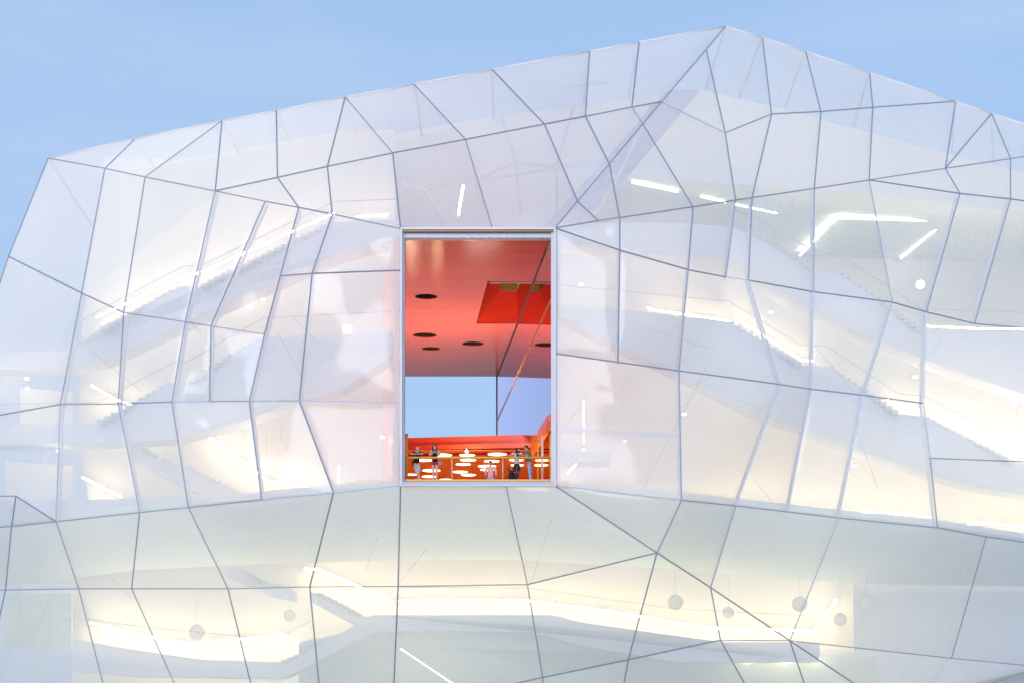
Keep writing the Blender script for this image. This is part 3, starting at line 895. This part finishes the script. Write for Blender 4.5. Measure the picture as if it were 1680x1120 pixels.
strip('angular ceiling lamp of three legs in the upper right room', [(1312, 420), (1372, 358), (1552, 363), (1478, 424)], lambda x, y: 28.9 * FPX / (1200 - y) - .35, 0.05, 'strip_soft')
for lab, pts in (('first and longest of three dashes of light right of the ridge', [(1037, 300), (1112, 315)]), ('middle dash of light in the row of three right of the ridge', [(1150, 323), (1190, 332)]), ('last dash of light in the row, nearest the angular lamp', [(1207, 336), (1274, 350)])):
    strip(lab, pts, lambda x, y: (29.72 - (x - 1000) / 430.0 * .89) * FPX / (1200 - y) - .1, 0.04, 'strip_soft')
strip('lone upright slanting tube above the opening', [(752, 354), (760, 304)], 96.8, 0.06, 'strip_soft')
strip('thin upright tube in the room right of the opening', [(957, 655), (958, 727)], 92.0, 0.03, 'tube_soft')
strip('small slanting tube low beside the balcony jamb', [(946, 760), (931, 776)], 91.5, 0.04, 'tube_soft')
strip('thin upright tube low left of the balcony', [(556, 763), (556, 801)], 91.5, 0.04, 'tube_soft')

strip('level strip at the bottom under the joint, left of a pair', [(1226, 1079), (1284, 1079)], 96.5, .05, 'strip', 200)
strip('level strip at the bottom under the joint, right of a pair', [(1292, 1079), (1345, 1080)], 96.5, .05, 'strip', 200)
strip('pale diagonal tube at the bottom under the balcony', [(657, 1063), (745, 1122)], 93.0, .03, 'tube_soft', 160)
# lamps that show as points and globes
def globe(label, x, y, rpx, D, lit, cord=None, name='globe_light', watts=165):
    c = P(x, y, D); r = rpx / FPX * D
    root = empty(name, c, label, 'lamp', 'round lamps inside the building')
    bm = bmesh.new(); ellipsoid_bm(bm, c, (r, r, r), None, 20, 12)
    link('globe', me_from_bm(bm, 'globe', True), M['globe_lit'] if lit else M['globe_dim'], root)
    if lit and watts: glow(c - Vector((0, r + .12, 0)), watts, .1, root)
    top = c + Vector((0, 0, r))
    bm = bmesh.new(); tube_bm(bm, [top - Vector((0, 0, .01)), top + Vector((0, 0, cord if cord else .1))], 0.012, 5)
    link('cord' if cord else 'socket', me_from_bm(bm, 'cord'), M['cable'], root)
globe('bright globe on the landing left of the opening, below a round glow', 570, 541, 8, 92.5, True, 1.5)
globe('big glowing globe at the lower end of the left sloping strip', 437, 765, 12, 93.5, True, 1.6)
globe('white globe hanging in the upper right room beside its stairs', 1510, 467, 7, 101, True, 1.5)
globe('large glowing globe at the right edge above the lowest flight', 1668, 724, 15, 96.5, True, 1.6)
globe('glowing globe behind the bottom stairs left of centre', 630, 1047, 7, 97, True, .8)
globe('unlit globe above the bend of the bottom left strip', 323, 1036, 13, 99, False, 1.6)
globe('unlit globe over the bottom flight of stairs left of centre', 475, 1009, 10, 99, False, 1.4)
globe('unlit oval globe left of the balcony behind the left stairs', 462, 733, 10, 94.5, False, 1.0)
globe('unlit globe below the balcony corner, left of the long joint', 1108, 987, 13, 99, False, 1.6)
globe('unlit globe just under the long diagonal joint', 1195, 1004, 10, 99, False, 1.6)
globe('unlit globe left of the steep joint at the lower right', 1312, 990, 13, 99, False, 1.2)
globe('unlit hanging globe with a long cord below the lower right soffit', 1378, 1015, 11, 98, False, 1.9)
globe('pale reddish globe at the right end of the lower room', 1422, 989, 10, 98.5, False, 1.1)
for lab, x, y, w, D in (('small downlight on the far left soffit, upper of a pair', 44, 621, 9, 95.5), ('small downlight on the far left soffit, lower of a pair', 45, 637, 8, 95.5),
                        ('small downlight under the top left stairs', 432, 492, 8, 94), ('small spot light in the room right of the opening', 953, 467, 9, 93),
                        ('bare glowing bulb near the landing right of the opening', 1065, 505, 8, 94), ('small downlight over the right hand long stairs', 1265, 512, 9, 94.5),
                        ('small downlight under the middle of the right stairs', 1402, 764, 9, 95.5), ('small downlight over the right landing', 1502, 618, 9, 96),
                        ('small downlight at the far right over the lowest flight', 1664, 664, 9, 96), ('small downlight at the left end of the lower landing', 94, 739, 5, 96),
                        ('small spot right of the opening above the cross beam', 1122, 679, 9, 92), ('small bright bulb below the cross beam', 1026, 723, 5, 92), ('small bulb over the grey bulkhead right of the balcony', 957, 737, 6, 92),
                        ('slanted small spot left of the balcony jamb', 627, 717, 8, 92)):
    c = P(x, y, D); r = w / FPX * D / 2
    root = empty('spot_light', c, lab, 'lamp', 'small spot lamps inside the building')
    bm = bmesh.new(); ellipsoid_bm(bm, c, (r, r, r * .45), None, 14, 8)
    link('bulb', me_from_bm(bm, 'bulb', True), M['globe_lit'], root)
    glow(c - Vector((0, 0, r + .1)), 14 if 600 < x < 1130 and y > 660 else (25 if x < 110 else 85), .08, root)
    bm = bmesh.new(); tube_bm(bm, [c + Vector((0, 0, r * .4)), c + Vector((0, 0, r * .4 + .1))], r * .8, 10)
    link('housing', me_from_bm(bm, 'housing', True), M['frame'], root)
# discs in the orange ceiling
DISCS = [(766.5, 745.4, 28, 'level disc in the front row, left of the largest one'), (815.8, 744, 34, 'largest disc of the front row, right of centre'), (726, 745.4, 34, 'front row disc behind the woman in red shorts'),
 (768, 753.6, 28, 'disc right under the handrail at the centre'), (806.6, 755.5, 27, 'disc just above the head of the man in the pink shirt'), (696, 754, 28, 'disc between the bald man and the woman in red shorts, at rail height'),
 (760, 760.6, 26, 'third disc down in the central column'), (799, 763.9, 32, 'wide disc behind the neck of the man in the pink shirt'), (800, 769.5, 26, 'disc behind the shoulders of the man in the pink shirt'),
 (755, 773, 26, 'disc just right of the left rail post'), (707.6, 770.7, 32, 'wide disc beside the thighs of the woman in red shorts'), (674, 777.4, 20, 'disc beside the yellow column at the left end'),
 (768.6, 778, 26, 'second lowest disc of the central column'), (704, 780.7, 26, 'disc at knee height between the bald man and the woman'), (731.4, 786, 25, 'low disc right of the bare legs of the woman'),
 (758.5, 788.5, 25, 'lowest disc at the centre, cut by the floor edge'), (685, 787.5, 31, 'low disc behind the crossed feet of the bald man'), (847, 753.6, 25, 'disc behind the waist of the woman in the white top'),
 (848.7, 762, 23, 'disc behind the hips of the woman in the white top'), (889, 754, 23, 'upper disc behind the pale column at the right end'), (888, 762, 24, 'lower disc behind the pale column at the right end')]
for x, y, w, lab in DISCS:
    D = 15.95 * FPX / (1200 - y); r = w / FPX * D / 2
    c = Vector(((x - 840) / FPX * D, D, hz))
    root = empty('ceiling_light', c, lab, 'ceiling light', 'round lights in the orange ceiling')
    bm = bmesh.new(); tube_bm(bm, [c - Vector((0, 0, .022)), c - Vector((0, 0, .004))], r * .92, 28)
    link('diffuser', me_from_bm(bm, 'diffuser'), M['disc'], root)
    bm = bmesh.new(); tube_bm(bm, [c - Vector((0, 0, .018)), c - Vector((0, 0, .002))], r * .92 + .03, 28, False)
    link('base_ring', me_from_bm(bm, 'base_ring', True), M['orange'], root)
globe('small white bulb hanging in front of the red fascia', 765.6, 739.8, 2.6, 102.3, True, .1, watts=90)
# unseen uplights added to light the red ceiling; the weak pair matches its glints
UPL = ((-4.7, 94.5, 240, 'added unseen uplight on the balcony floor, left of the middle'), (0.7, 95.5, 160, 'added unseen uplight on the balcony floor near the side glass'),
  (-4.75, 115.2, 40, 'warm floor uplight on the terrace deck, glinting in the red ceiling'), (-6.4, 115.6, 30, 'warm floor uplight at the left end of the terrace deck'),
                     (-2.2, 106.5, 250, 'added unseen uplight in the middle of the terrace deck'), (-6.0, 107.2, 250, 'added unseen uplight at the left front of the terrace deck'), (-1.2, 105.5, 240, 'added unseen uplight beside the side glass of the terrace'))
for x, y, w, lab in UPL:
    zd = ZF if y < 100 else h1 + CAMZ - .02
    root = empty('added_uplight', (x, y, zd), lab, 'lamp', 'uplights added to light the red ceiling')
    bm = bmesh.new(); tube_bm(bm, [Vector((x, y, zd)), Vector((x, y, zd + .12)), Vector((x, y, zd + .16))], [.16, .16, .18], 16)
    link('body', me_from_bm(bm, 'body'), M['frame'], root)
    bm = bmesh.new(); tube_bm(bm, [Vector((x, y, zd + .161)), Vector((x, y, zd + .175))], .15, 16)
    link('lens', me_from_bm(bm, 'lens'), M['disc'], root)
    l = bpy.data.lights.new('lamp_glow', 'AREA'); l.shape = 'DISK'; l.size = .3; l.energy = w; l.color = (1.0, .72, .38) if w < 100 else (1.0, .85, .7)
    o = bpy.data.objects.new('lamp_glow', l); COL.objects.link(o); o.parent = root
    o.location = (0, 0, .19); o.rotation_euler = (math.pi, 0, 0)
# lime tube in the skylight well
c = P(846, 466, 101.5)
root = empty('tube_light', Vector((0.2, 101.2, ZC + 3.3)), 'lime yellow tube light up in the skylight well of the red ceiling', 'tube light')
bm = bmesh.new(); tube_bm(bm, [Vector((-.25, 101.2, ZC + 3.3)), Vector((.55, 101.2, ZC + 3.3))], .05, 8)
link('tube', me_from_bm(bm, 'tube', True), M['lime'], root)
bm = bmesh.new(); box_bm(bm, (-.3, 101.15, ZC + 3.352), (.6, 101.25, ZC + 3.395))
link('housing', me_from_bm(bm, 'housing'), M['frame'], root)

#PEOPLE#
# ------------------------------------------------------------------ people at the balustrade
SKIN_T = {'light': paint('skin_light', (0.62, 0.36, 0.28), 0.55, var=0.04, scale=8), 'tan': paint('skin_tan', (0.48, 0.26, 0.19), 0.55, var=0.04, scale=8)}
def cloth(name, c): return paint(name, c, 0.85, var=0.12, scale=9, bump=0.15)
CL = dict(black=cloth('black_cotton', (0.007, 0.007, 0.010)), stone=cloth('stone_cotton', (0.50, 0.46, 0.46)), red=cloth('red_cotton', (0.42, 0.02, 0.06)),
          pink=cloth('pink_cotton', (0.70, 0.42, 0.40)), lav=cloth('pale_blue_cotton', (0.40, 0.36, 0.55)), white=cloth('white_cotton', (0.66, 0.65, 0.72)),
          denim_black=cloth('black_denim', (0.010, 0.012, 0.022)), green=cloth('olive_green_cotton', (0.12, 0.14, 0.085)), denim=cloth('light_blue_denim', (0.26, 0.36, 0.56)),
          grey=cloth('grey_leather', (0.36, 0.33, 0.35)), brown=cloth('rust_brown_knit', (0.26, 0.07, 0.03)))
M['hair'] = paint('dark_hair', (0.009, 0.005, 0.005), 0.6, var=0.3, scale=30, stretch=(1, 1, .2), spec=.2)
M['eye'] = paint('dark_eye', (0.02, 0.015, 0.012), 0.2)
M['lip'] = paint('lip', (0.45, 0.16, 0.14), 0.5)
M['shoe'] = paint('dark_shoe', (0.03, 0.028, 0.03), 0.5)

def skin_bm(nodes, edges, root, level=2):
    """one smooth closed surface grown round a skeleton: nodes name -> (position, radius)"""
    bm = bmesh.new()
    lay = bm.verts.layers.skin.verify()
    vm = {}
    for k, (p, r) in nodes.items():
        v = bm.verts.new(p); vm[k] = v
        v[lay].radius = (r, r) if not hasattr(r, '__len__') else r
        v[lay].use_root = (k == root)
    for a, b in edges: bm.edges.new((vm[a], vm[b]))
    me = bpy.data.meshes.new('skin_tmp'); bm.to_mesh(me); bm.free()
    o = bpy.data.objects.new('skin_tmp', me); COL.objects.link(o)
    md = o.modifiers.new('s', 'SKIN'); md.use_smooth_shade = True; md.branch_smoothing = 0.4
    sd_ = o.modifiers.new('d', 'SUBSURF'); sd_.levels = level; sd_.render_levels = level
    dg = bpy.context.evaluated_depsgraph_get(); dg.update()
    me2 = bpy.data.meshes.new_from_object(o.evaluated_get(dg))
    out = bmesh.new(); out.from_mesh(me2)
    bpy.data.objects.remove(o, do_unlink=True)
    bpy.data.meshes.remove(me); bpy.data.meshes.remove(me2)
    return out

def V3(*a): return Vector(a)

def add_hand(bm, wrist, elbow, curl_dir, side):
    """palm, four unequal bent fingers and a thumb from the side of the palm"""
    d = (wrist - elbow).normalized()
    n = curl_dir - d * curl_dir.dot(d)
    n = n.normalized() if n.length > 1e-3 else V3(0, 0, -1)
    s = d.cross(n) * side
    rot = Matrix((s, d, n)).transposed()
    ellipsoid_bm(bm, wrist + d * .05, (.040, .055, .018), rot, 12, 8)
    for i, ln in enumerate((.070, .080, .074, .058)):
        b = wrist + d * .088 + s * (.028 - .0185 * i)
        p1 = b + (d * .9 + n * .35).normalized() * ln * .5
        p2 = p1 + (d * .55 + n * .85).normalized() * ln * .5
        tube_bm(bm, [b - d * .02, b, p1, p2], [.009, .0095, .0085, .006], 6)
    t0 = wrist + d * .03 + s * .034
    t1 = t0 + (s * .7 + d * .6).normalized() * .035
    t2 = t1 + (d * .9 + n * .5).normalized() * .032
    tube_bm(bm, [t0 - s * .012, t0, t1, t2], [.011, .012, .0105, .007], 6)

def head_parts(bm, hc, face, up, mats):
    """nose, ears, eyes and mouth on the head; face = direction it looks in"""
    f = face.normalized(); r = f.cross(up).normalized(); u = r.cross(f).normalized()
    rot = Matrix((r, f, u)).transposed()
    groups = []
    def part(c, rad, mi, seg=10):
        before = set(bm.faces)
        ellipsoid_bm(bm, c, rad, rot, seg, 7)
        for fc in bm.faces:
            if fc not in before: fc.material_index = mi; fc.smooth = True
    part(hc + f * .092 - u * .020, (.013, .020, .022), 0)       # nose
    part(hc - u * .062 + f * .052, (.040, .040, .034), 0, 14)   # jaw and chin
    for s in (-1, 1):
        part(hc + r * s * .079 - u * .012 - f * .005, (.009, .019, .030), 0)
        part(hc + r * s * .031 + f * .081 + u * .006, (.012, .008, .008), 1)
        part(hc + r * s * .031 + f * .083 + u * .027, (.018, .007, .004), 1)
    part(hc + f * .084 - u * .052, (.022, .008, .007), 2)       # mouth

def rotz(v, a): return Matrix.Rotation(a, 3, 'Z') @ v

class Person:
    def __init__(s, label, px, D, feet_z=ZF, sc=1.0, tone='light'):
        s.o = V3((px - 840) / FPX * D, D, feet_z)
        s.sc = sc
        s.root = empty('person', s.o, label, 'person', 'people at the balcony')
        s.tone = tone
    def w(s, p): return s.o + V3(*p) * s.sc
    def body(s, J, face, lean_up=V3(0, 0, 1), bare=()):
        s.J = {k: V3(*v) for k, v in J.items()}
        J = s.J
        R_ = dict(pelvis=.125, waist=.105, chest=.135, neck=.052, hb=.066, hm=.088, ht=.074,
                  shL=.058, shR=.058, elL=.040, elR=.040, wrL=.027, wrR=.027,
                  hipL=.088, hipR=.088, knL=.056, knR=.056, anL=.038, anR=.038, toL=.030, toR=.030)
        nodes = {k: (s.w(J[k]), R_[k] * s.sc) for k in R_}
        edges = [('pelvis', 'waist'), ('waist', 'chest'), ('chest', 'neck'), ('neck', 'hb'), ('hb', 'hm'), ('hm', 'ht'),
                 ('chest', 'shL'), ('shL', 'elL'), ('elL', 'wrL'), ('chest', 'shR'), ('shR', 'elR'), ('elR', 'wrR'),
                 ('pelvis', 'hipL'), ('hipL', 'knL'), ('knL', 'anL'), ('anL', 'toL'), ('pelvis', 'hipR'), ('hipR', 'knR'), ('knR', 'anR'), ('anR', 'toR')]
        bm = skin_bm(nodes, edges, 'pelvis')
        for sd_, w_, e_ in ((1, 'wrL', 'elL'), (-1, 'wrR', 'elR')):
            add_hand(bm, s.w(J[w_]), s.w(J[e_]), V3(0, -.2, -1), sd_)
        hc = s.w((J['hm'] + (J['hm'] - J['hb']) * .1))
        s.hc = hc; s.face = face.normalized()
        head_parts(bm, hc, s.face, lean_up, None)
        me = me_from_bm(bm, 'person_body', True)
        for m in (SKIN_T[s.tone], M['eye'], M['lip']): me.materials.append(m)
        link('body', me, None, s.root)
        return s
    def wear(s, name, keys, edges, radii, mat, root=None, level=2, extra=None):
        nodes = {}
        for k in keys:
            if isinstance(k, tuple):       # a point between two joints
                a, b, t = k
                nodes[k] = (s.w(s.J[a].lerp(s.J[b], t)), radii[k] * s.sc)
            else:
                nodes[k] = (s.w(s.J[k]), radii[k] * s.sc)
        bm = skin_bm(nodes, edges, root or keys[0], level)
        if extra: extra(bm)
        return link(name, me_from_bm(bm, name, True), mat, s.root)
    def shirt(s, name, mat, sleeve=.55, hem=.0):
        eL, eR, h = ('shL', 'elL', sleeve), ('shR', 'elR', sleeve), ('waist', 'pelvis', 1.35 - hem)
        keys = [h, 'waist', 'chest', ('chest', 'neck', .55)]
        ed = [(h, 'waist'), ('waist', 'chest'), ('chest', ('chest', 'neck', .55))]
        rad = {h: .168, 'waist': .152, 'chest': .172, ('chest', 'neck', .55): .092}
        if sleeve > 0:
            keys += ['shL', eL, 'shR', eR]
            ed += [('chest', 'shL'), ('shL', eL), ('chest', 'shR'), ('shR', eR)]
            rad.update({'shL': .084, 'shR': .084, eL: .070, eR: .070})
        return s.wear(name, keys, ed, rad, mat, 'chest')
    def long_sleeves(s, mat):
        for a in 'LR':
            e = ('el' + a, 'wr' + a, .9)
            s.wear('sleeve', ['sh' + a, 'el' + a, e], [('sh' + a, 'el' + a), ('el' + a, e)], {'sh' + a: .074, 'el' + a: .062, e: .044}, mat)
    def trousers(s, name, mat, end=('kn', 'an', .95), wide=.0):
        keys = ['pelvis', ('pelvis', 'waist', .5)]
        ed = [('pelvis', ('pelvis', 'waist', .5))]
        rad = {'pelvis': .148, ('pelvis', 'waist', .5): .134}
        for a in 'LR':
            hp, kn, an = 'hip' + a, 'kn' + a, 'an' + a
            if end[0] == 'hip':
                e = (hp, kn, end[2]); keys += [hp, e]; ed += [('pelvis', hp), (hp, e)]; rad.update({hp: .105, e: .092 + wide})
            else:
                e = (kn, an, end[2]); keys += [hp, kn, e]; ed += [('pelvis', hp), (hp, kn), (kn, e)]; rad.update({hp: .102, kn: .070 + wide, e: (.052 if end[2] > .5 else .072) + wide})
        return s.wear(name, keys, ed, rad, mat, 'pelvis')
    def shoes(s, mat):
        for a in 'LR':
            an, to = s.J['an' + a], s.J['to' + a]
            d = (to - an); d.z = 0; d.normalize()
            bm = bmesh.new()
            c = s.w(an + d * .06); c.z = s.w((0, 0, .045)).z
            rot = Matrix((d.cross(V3(0, 0, 1)), d, V3(0, 0, 1))).transposed()
            ellipsoid_bm(bm, c, (.048, .135, .045), rot, 14, 9)
            link('shoe', me_from_bm(bm, 'shoe', True), mat, s.root)
    def short_hair(s, mat, cut=-.25):
        bm = bmesh.new()
        f = s.face; r = f.cross(V3(0, 0, 1)).normalized(); u = r.cross(f).normalized()
        rot = Matrix((r, f, u)).transposed()
        c = s.hc + u * .018 - f * .012
        ellipsoid_bm(bm, c, (.096, .108, .104), rot, 20, 14)
        dead = [v for v in bm.verts if (v.co - c).dot(u) < -.045 or ((v.co - c).dot(f) > .045 and (v.co - c).dot(u) < .045)]
        bmesh.ops.delete(bm, geom=dead, context='VERTS')
        bmesh.ops.solidify(bm, geom=list(bm.faces), thickness=.012)
        link('hair', me_from_bm(bm, 'hair', True), mat, s.root)
    def long_hair(s, mat, length=.42, fall=V3(0, 0, -1)):
        f = s.face; r = f.cross(V3(0, 0, 1)).normalized(); u = V3(0, 0, 1)
        h = s.hc
        nodes = {'t': (h + u * .055 - f * .022, .082), 'b': (h - f * .045 - u * .03, .088), 'b2': (h - f * .05 - u * .17, .09), 'b3': (h - f * .03 - u * length * .8, .075), 'b4': (h - f * .02 - u * length, .03)}
        ed = [('t', 'b'), ('b', 'b2'), ('b2', 'b3'), ('b3', 'b4')]
        bm = skin_bm(nodes, ed, 'b')
        for sgn_ in (-1, 1):
            n2 = {0: (h + u * .062 + r * sgn_ * .055 + f * .01, .036), 1: (h + r * sgn_ * .082 + f * .022 + u * .0, .030), 2: (h + r * sgn_ * .088 + f * .02 - u * .14, .036), 3: (h + r * sgn_ * .085 + f * .055 - u * length * .8, .036), 4: (h + r * sgn_ * .08 + f * .06 - u * length, .012)}
            b2 = skin_bm(n2, [(0, 1), (1, 2), (2, 3), (3, 4)], 0)
            me = me_from_bm(b2, 'lock'); bm.from_mesh(me); bpy.data.meshes.remove(me)
        link('hair', me_from_bm(bm, 'hair', True), mat, s.root)

# bald man leaning on the rail, ankles crossed
p = Person('bald man in a black polo shirt and pale shorts leaning on the yellow rail', 684.5, 88.05, sc=1.03)
p.body(dict(pelvis=(-.04, .12, .92), waist=(-.02, .06, 1.10), chest=(0, -.06, 1.32), neck=(.02, -.13, 1.45), hb=(.03, -.16, 1.50), hm=(.035, -.17, 1.58), ht=(.03, -.16, 1.64),
            shL=(-.18, -.08, 1.38), shR=(.18, -.08, 1.38), elL=(-.29, -.42, 1.27), elR=(.28, -.42, 1.27), wrL=(-.04, -.56, 1.25), wrR=(.06, -.56, 1.25),
            hipL=(-.12, .12, .86), hipR=(.06, .12, .86), knL=(-.02, .08, .47), knR=(.06, .12, .47), anL=(.17, .06, .08), anR=(.03, .12, .08), toL=(.24, -.06, .035), toR=(-.02, -.02, .035)), V3(.45, -1, -.15))
p.shirt('polo_shirt', CL['black'], .62, .0)
p.trousers('shorts', CL['stone'], ('kn', 'an', .22), .008)
p.shoes(M['shoe'])
bm = bmesh.new(); ellipsoid_bm(bm, p.w((-.19, .10, .93)), (.05, .08, .15), None, 12, 8)
link('pouch', me_from_bm(bm, 'pouch', True), CL['black'], p.root)

# woman in red shorts, hands raised together
p = Person('woman with long dark hair, black sleeveless top and red shorts behind the rail', 713.5, 88.1, sc=1.09)
p.body(dict(pelvis=(0, .02, .93), waist=(0, .0, 1.11), chest=(0, -.02, 1.32), neck=(0, -.03, 1.46), hb=(0, -.04, 1.51), hm=(0, -.05, 1.59), ht=(0, -.04, 1.65),
            shL=(-.165, -.02, 1.39), shR=(.165, -.02, 1.39), elL=(-.225, -.22, 1.17), elR=(.225, -.22, 1.17), wrL=(-.03, -.40, 1.27), wrR=(.03, -.40, 1.29),
            hipL=(-.09, .02, .87), hipR=(.09, .02, .87), knL=(-.075, .0, .48), knR=(.075, .0, .48), anL=(-.065, .03, .08), anR=(.07, .03, .08), toL=(-.075, -.1, .03), toR=(.08, -.1, .03)), V3(.0, -1, -.35))
p.wear('top', [('pelvis', 'waist', -.25), 'waist', 'chest', ('chest', 'neck', .45)], [(('pelvis', 'waist', -.25), 'waist'), ('waist', 'chest'), ('chest', ('chest', 'neck', .45))],
       {('pelvis', 'waist', -.25): .165, 'waist': .140, 'chest': .168, ('chest', 'neck', .45): .11}, CL['black'], 'waist')
p.trousers('shorts', CL['red'], ('hip', 'kn', .36), .012)
p.long_hair(M['hair'], .46)
p.shoes(M['shoe'])
bm = bmesh.new(); ellipsoid_bm(bm, p.w((.24, .0, .84)), (.085, .06, .12), None, 14, 9)
tube_bm(bm, [p.w((.26, -.02, .92)), p.w((.19, -.10, 1.1)), p.w((.10, -.13, 1.3)), p.w((.09, -.04, 1.42))], .010, 6)
o = link('shoulder_bag', me_from_bm(bm, 'shoulder_bag', True), CL['grey'])
tag(o, 'pale grey shoulder bag hanging at the hip of the woman in red shorts', 'bag')

# man seen from behind, walking away on the hall floor
p = Person('man in a pale pink shirt seen from behind further back in the orange hall', 805, 93.0, tone='tan', sc=1.03)
p.body(dict(pelvis=(0, .0, .94), waist=(0, .0, 1.12), chest=(0, .0, 1.34), neck=(-.01, .02, 1.48), hb=(-.01, .03, 1.53), hm=(-.01, .04, 1.62), ht=(-.01, .04, 1.68),
            shL=(-.19, .0, 1.41), shR=(.19, .0, 1.41), elL=(-.27, .0, 1.14), elR=(.28, -.02, 1.14), wrL=(-.22, .16, .98), wrR=(.24, .14, .98),
            hipL=(-.09, .0, .87), hipR=(.09, .0, .87), knL=(-.08, -.04, .48), knR=(.09, .06, .48), anL=(-.08, -.22, .10), anR=(.09, .1, .08), toL=(-.08, -.1, .03), toR=(.09, .22, .03)), V3(.1, 1, -.1))
p.shirt('shirt', CL['pink'], .5, .0)
p.long_sleeves(CL['pink'])
p.trousers('trousers', CL['lav'])
p.short_hair(M['hair'])
p.shoes(M['shoe'])

# woman in white top and ripped black jeans, arms along the rail, head turned
p = Person('woman with long black hair, white top and ripped black jeans leaning on the rail', 848, 88.05)
p.body(dict(pelvis=(.0, .1, .93), waist=(.0, .06, 1.10), chest=(.0, -.05, 1.31), neck=(.02, -.10, 1.44), hb=(.03, -.12, 1.49), hm=(.05, -.13, 1.57), ht=(.04, -.12, 1.63),
            shL=(-.17, -.06, 1.37), shR=(.17, -.06, 1.37), elL=(-.36, -.42, 1.23), elR=(.28, -.42, 1.25), wrL=(-.09, -.55, 1.30), wrR=(.03, -.55, 1.30),
            hipL=(-.09, .1, .87), hipR=(.09, .1, .87), knL=(-.11, .02, .48), knR=(.07, .08, .48), anL=(-.12, .08, .08), anR=(-.06, .14, .08), toL=(-.15, -.05, .03), toR=(-.1, .02, .03)), V3(.75, -.75, -.1))
p.shirt('top', CL['white'], .4, .05)
p.trousers('ripped_jeans', CL['denim_black'])
for a in 'LR':                     # torn knees show bare skin
    bm = bmesh.new(); kp = p.w(p.J['kn' + a] + V3(0, -.058, .0)); ellipsoid_bm(bm, kp, (.045, .022, .018), None, 10, 6)
    link('torn_knee', me_from_bm(bm, 'torn_knee', True), SKIN_T['light'], p.root)
p.long_hair(M['hair'], .36)
p.shoes(M['shoe'])

# man in green t-shirt, turned towards her
p = Person('man in an olive green t-shirt and light blue jeans turned towards the woman beside him', 867, 88.2, tone='tan', sc=1.03)
p.body(dict(pelvis=(.03, .0, .95), waist=(.0, .0, 1.13), chest=(-.02, -.03, 1.35), neck=(-.06, -.05, 1.48), hb=(-.09, -.06, 1.53), hm=(-.12, -.07, 1.62), ht=(-.11, -.06, 1.68),
            shL=(-.06, -.18, 1.40), shR=(.06, .14, 1.40), elL=(-.06, -.40, 1.15), elR=(-.02, .2, 1.12), wrL=(-.20, -.55, 1.27), wrR=(-.20, -.02, 1.18),
            hipL=(.02, -.08, .88), hipR=(.04, .08, .88), knL=(.05, -.10, .49), knR=(.09, .06, .49), anL=(.10, -.08, .08), anR=(.14, .10, .08), toL=(-.02, -.12, .03), toR=(.02, .08, .03)), V3(-1, -.35, -.12))
p.shirt('t_shirt', CL['green'], .6, .0)
p.trousers('jeans', CL['denim'], wide=.004)
p.short_hair(M['hair'])
p.shoes(M['shoe'])

# backpack on the floor with a brown garment on top
c = P(838.5, 790, 88.3); c.z = ZF
root = empty('backpack', c, 'black backpack standing on the balcony floor beside the woman in ripped jeans', 'backpack')
nd = {0: (c + V3(0, 0, .10), (.15, .12)), 1: (c + V3(0, 0, .32), (.165, .13)), 2: (c + V3(.03, 0, .52), (.13, .10)), 3: (c + V3(.06, 0, .62), (.08, .07))}
link('body', me_from_bm(skin_bm(nd, [(0, 1), (1, 2), (2, 3)], 0), 'body', True), CL['black'], root)
tube('strap', [c + V3(-.12, -.08, .15), c + V3(-.22, -.08, .22), c + V3(-.30, -.06, .28)], .012, CL['black'], root, 6)
tube('haul_loop', [c + V3(.02, 0, .66), c + V3(.06, 0, .73), c + V3(.10, 0, .66)], .010, CL['black'], root, 6)
nd = {0: (c + V3(-.08, .02, .56), .06), 1: (c + V3(-.13, .02, .68), .085), 2: (c + V3(-.13, .02, .80), .075), 3: (c + V3(-.08, .02, .90), .04)}
o = link('scarf', me_from_bm(skin_bm(nd, [(0, 1), (1, 2), (2, 3)], 0), 'scarf', True), CL['brown'])
tag(o, 'rust brown garment bundled on top of the black backpack', 'scarf')
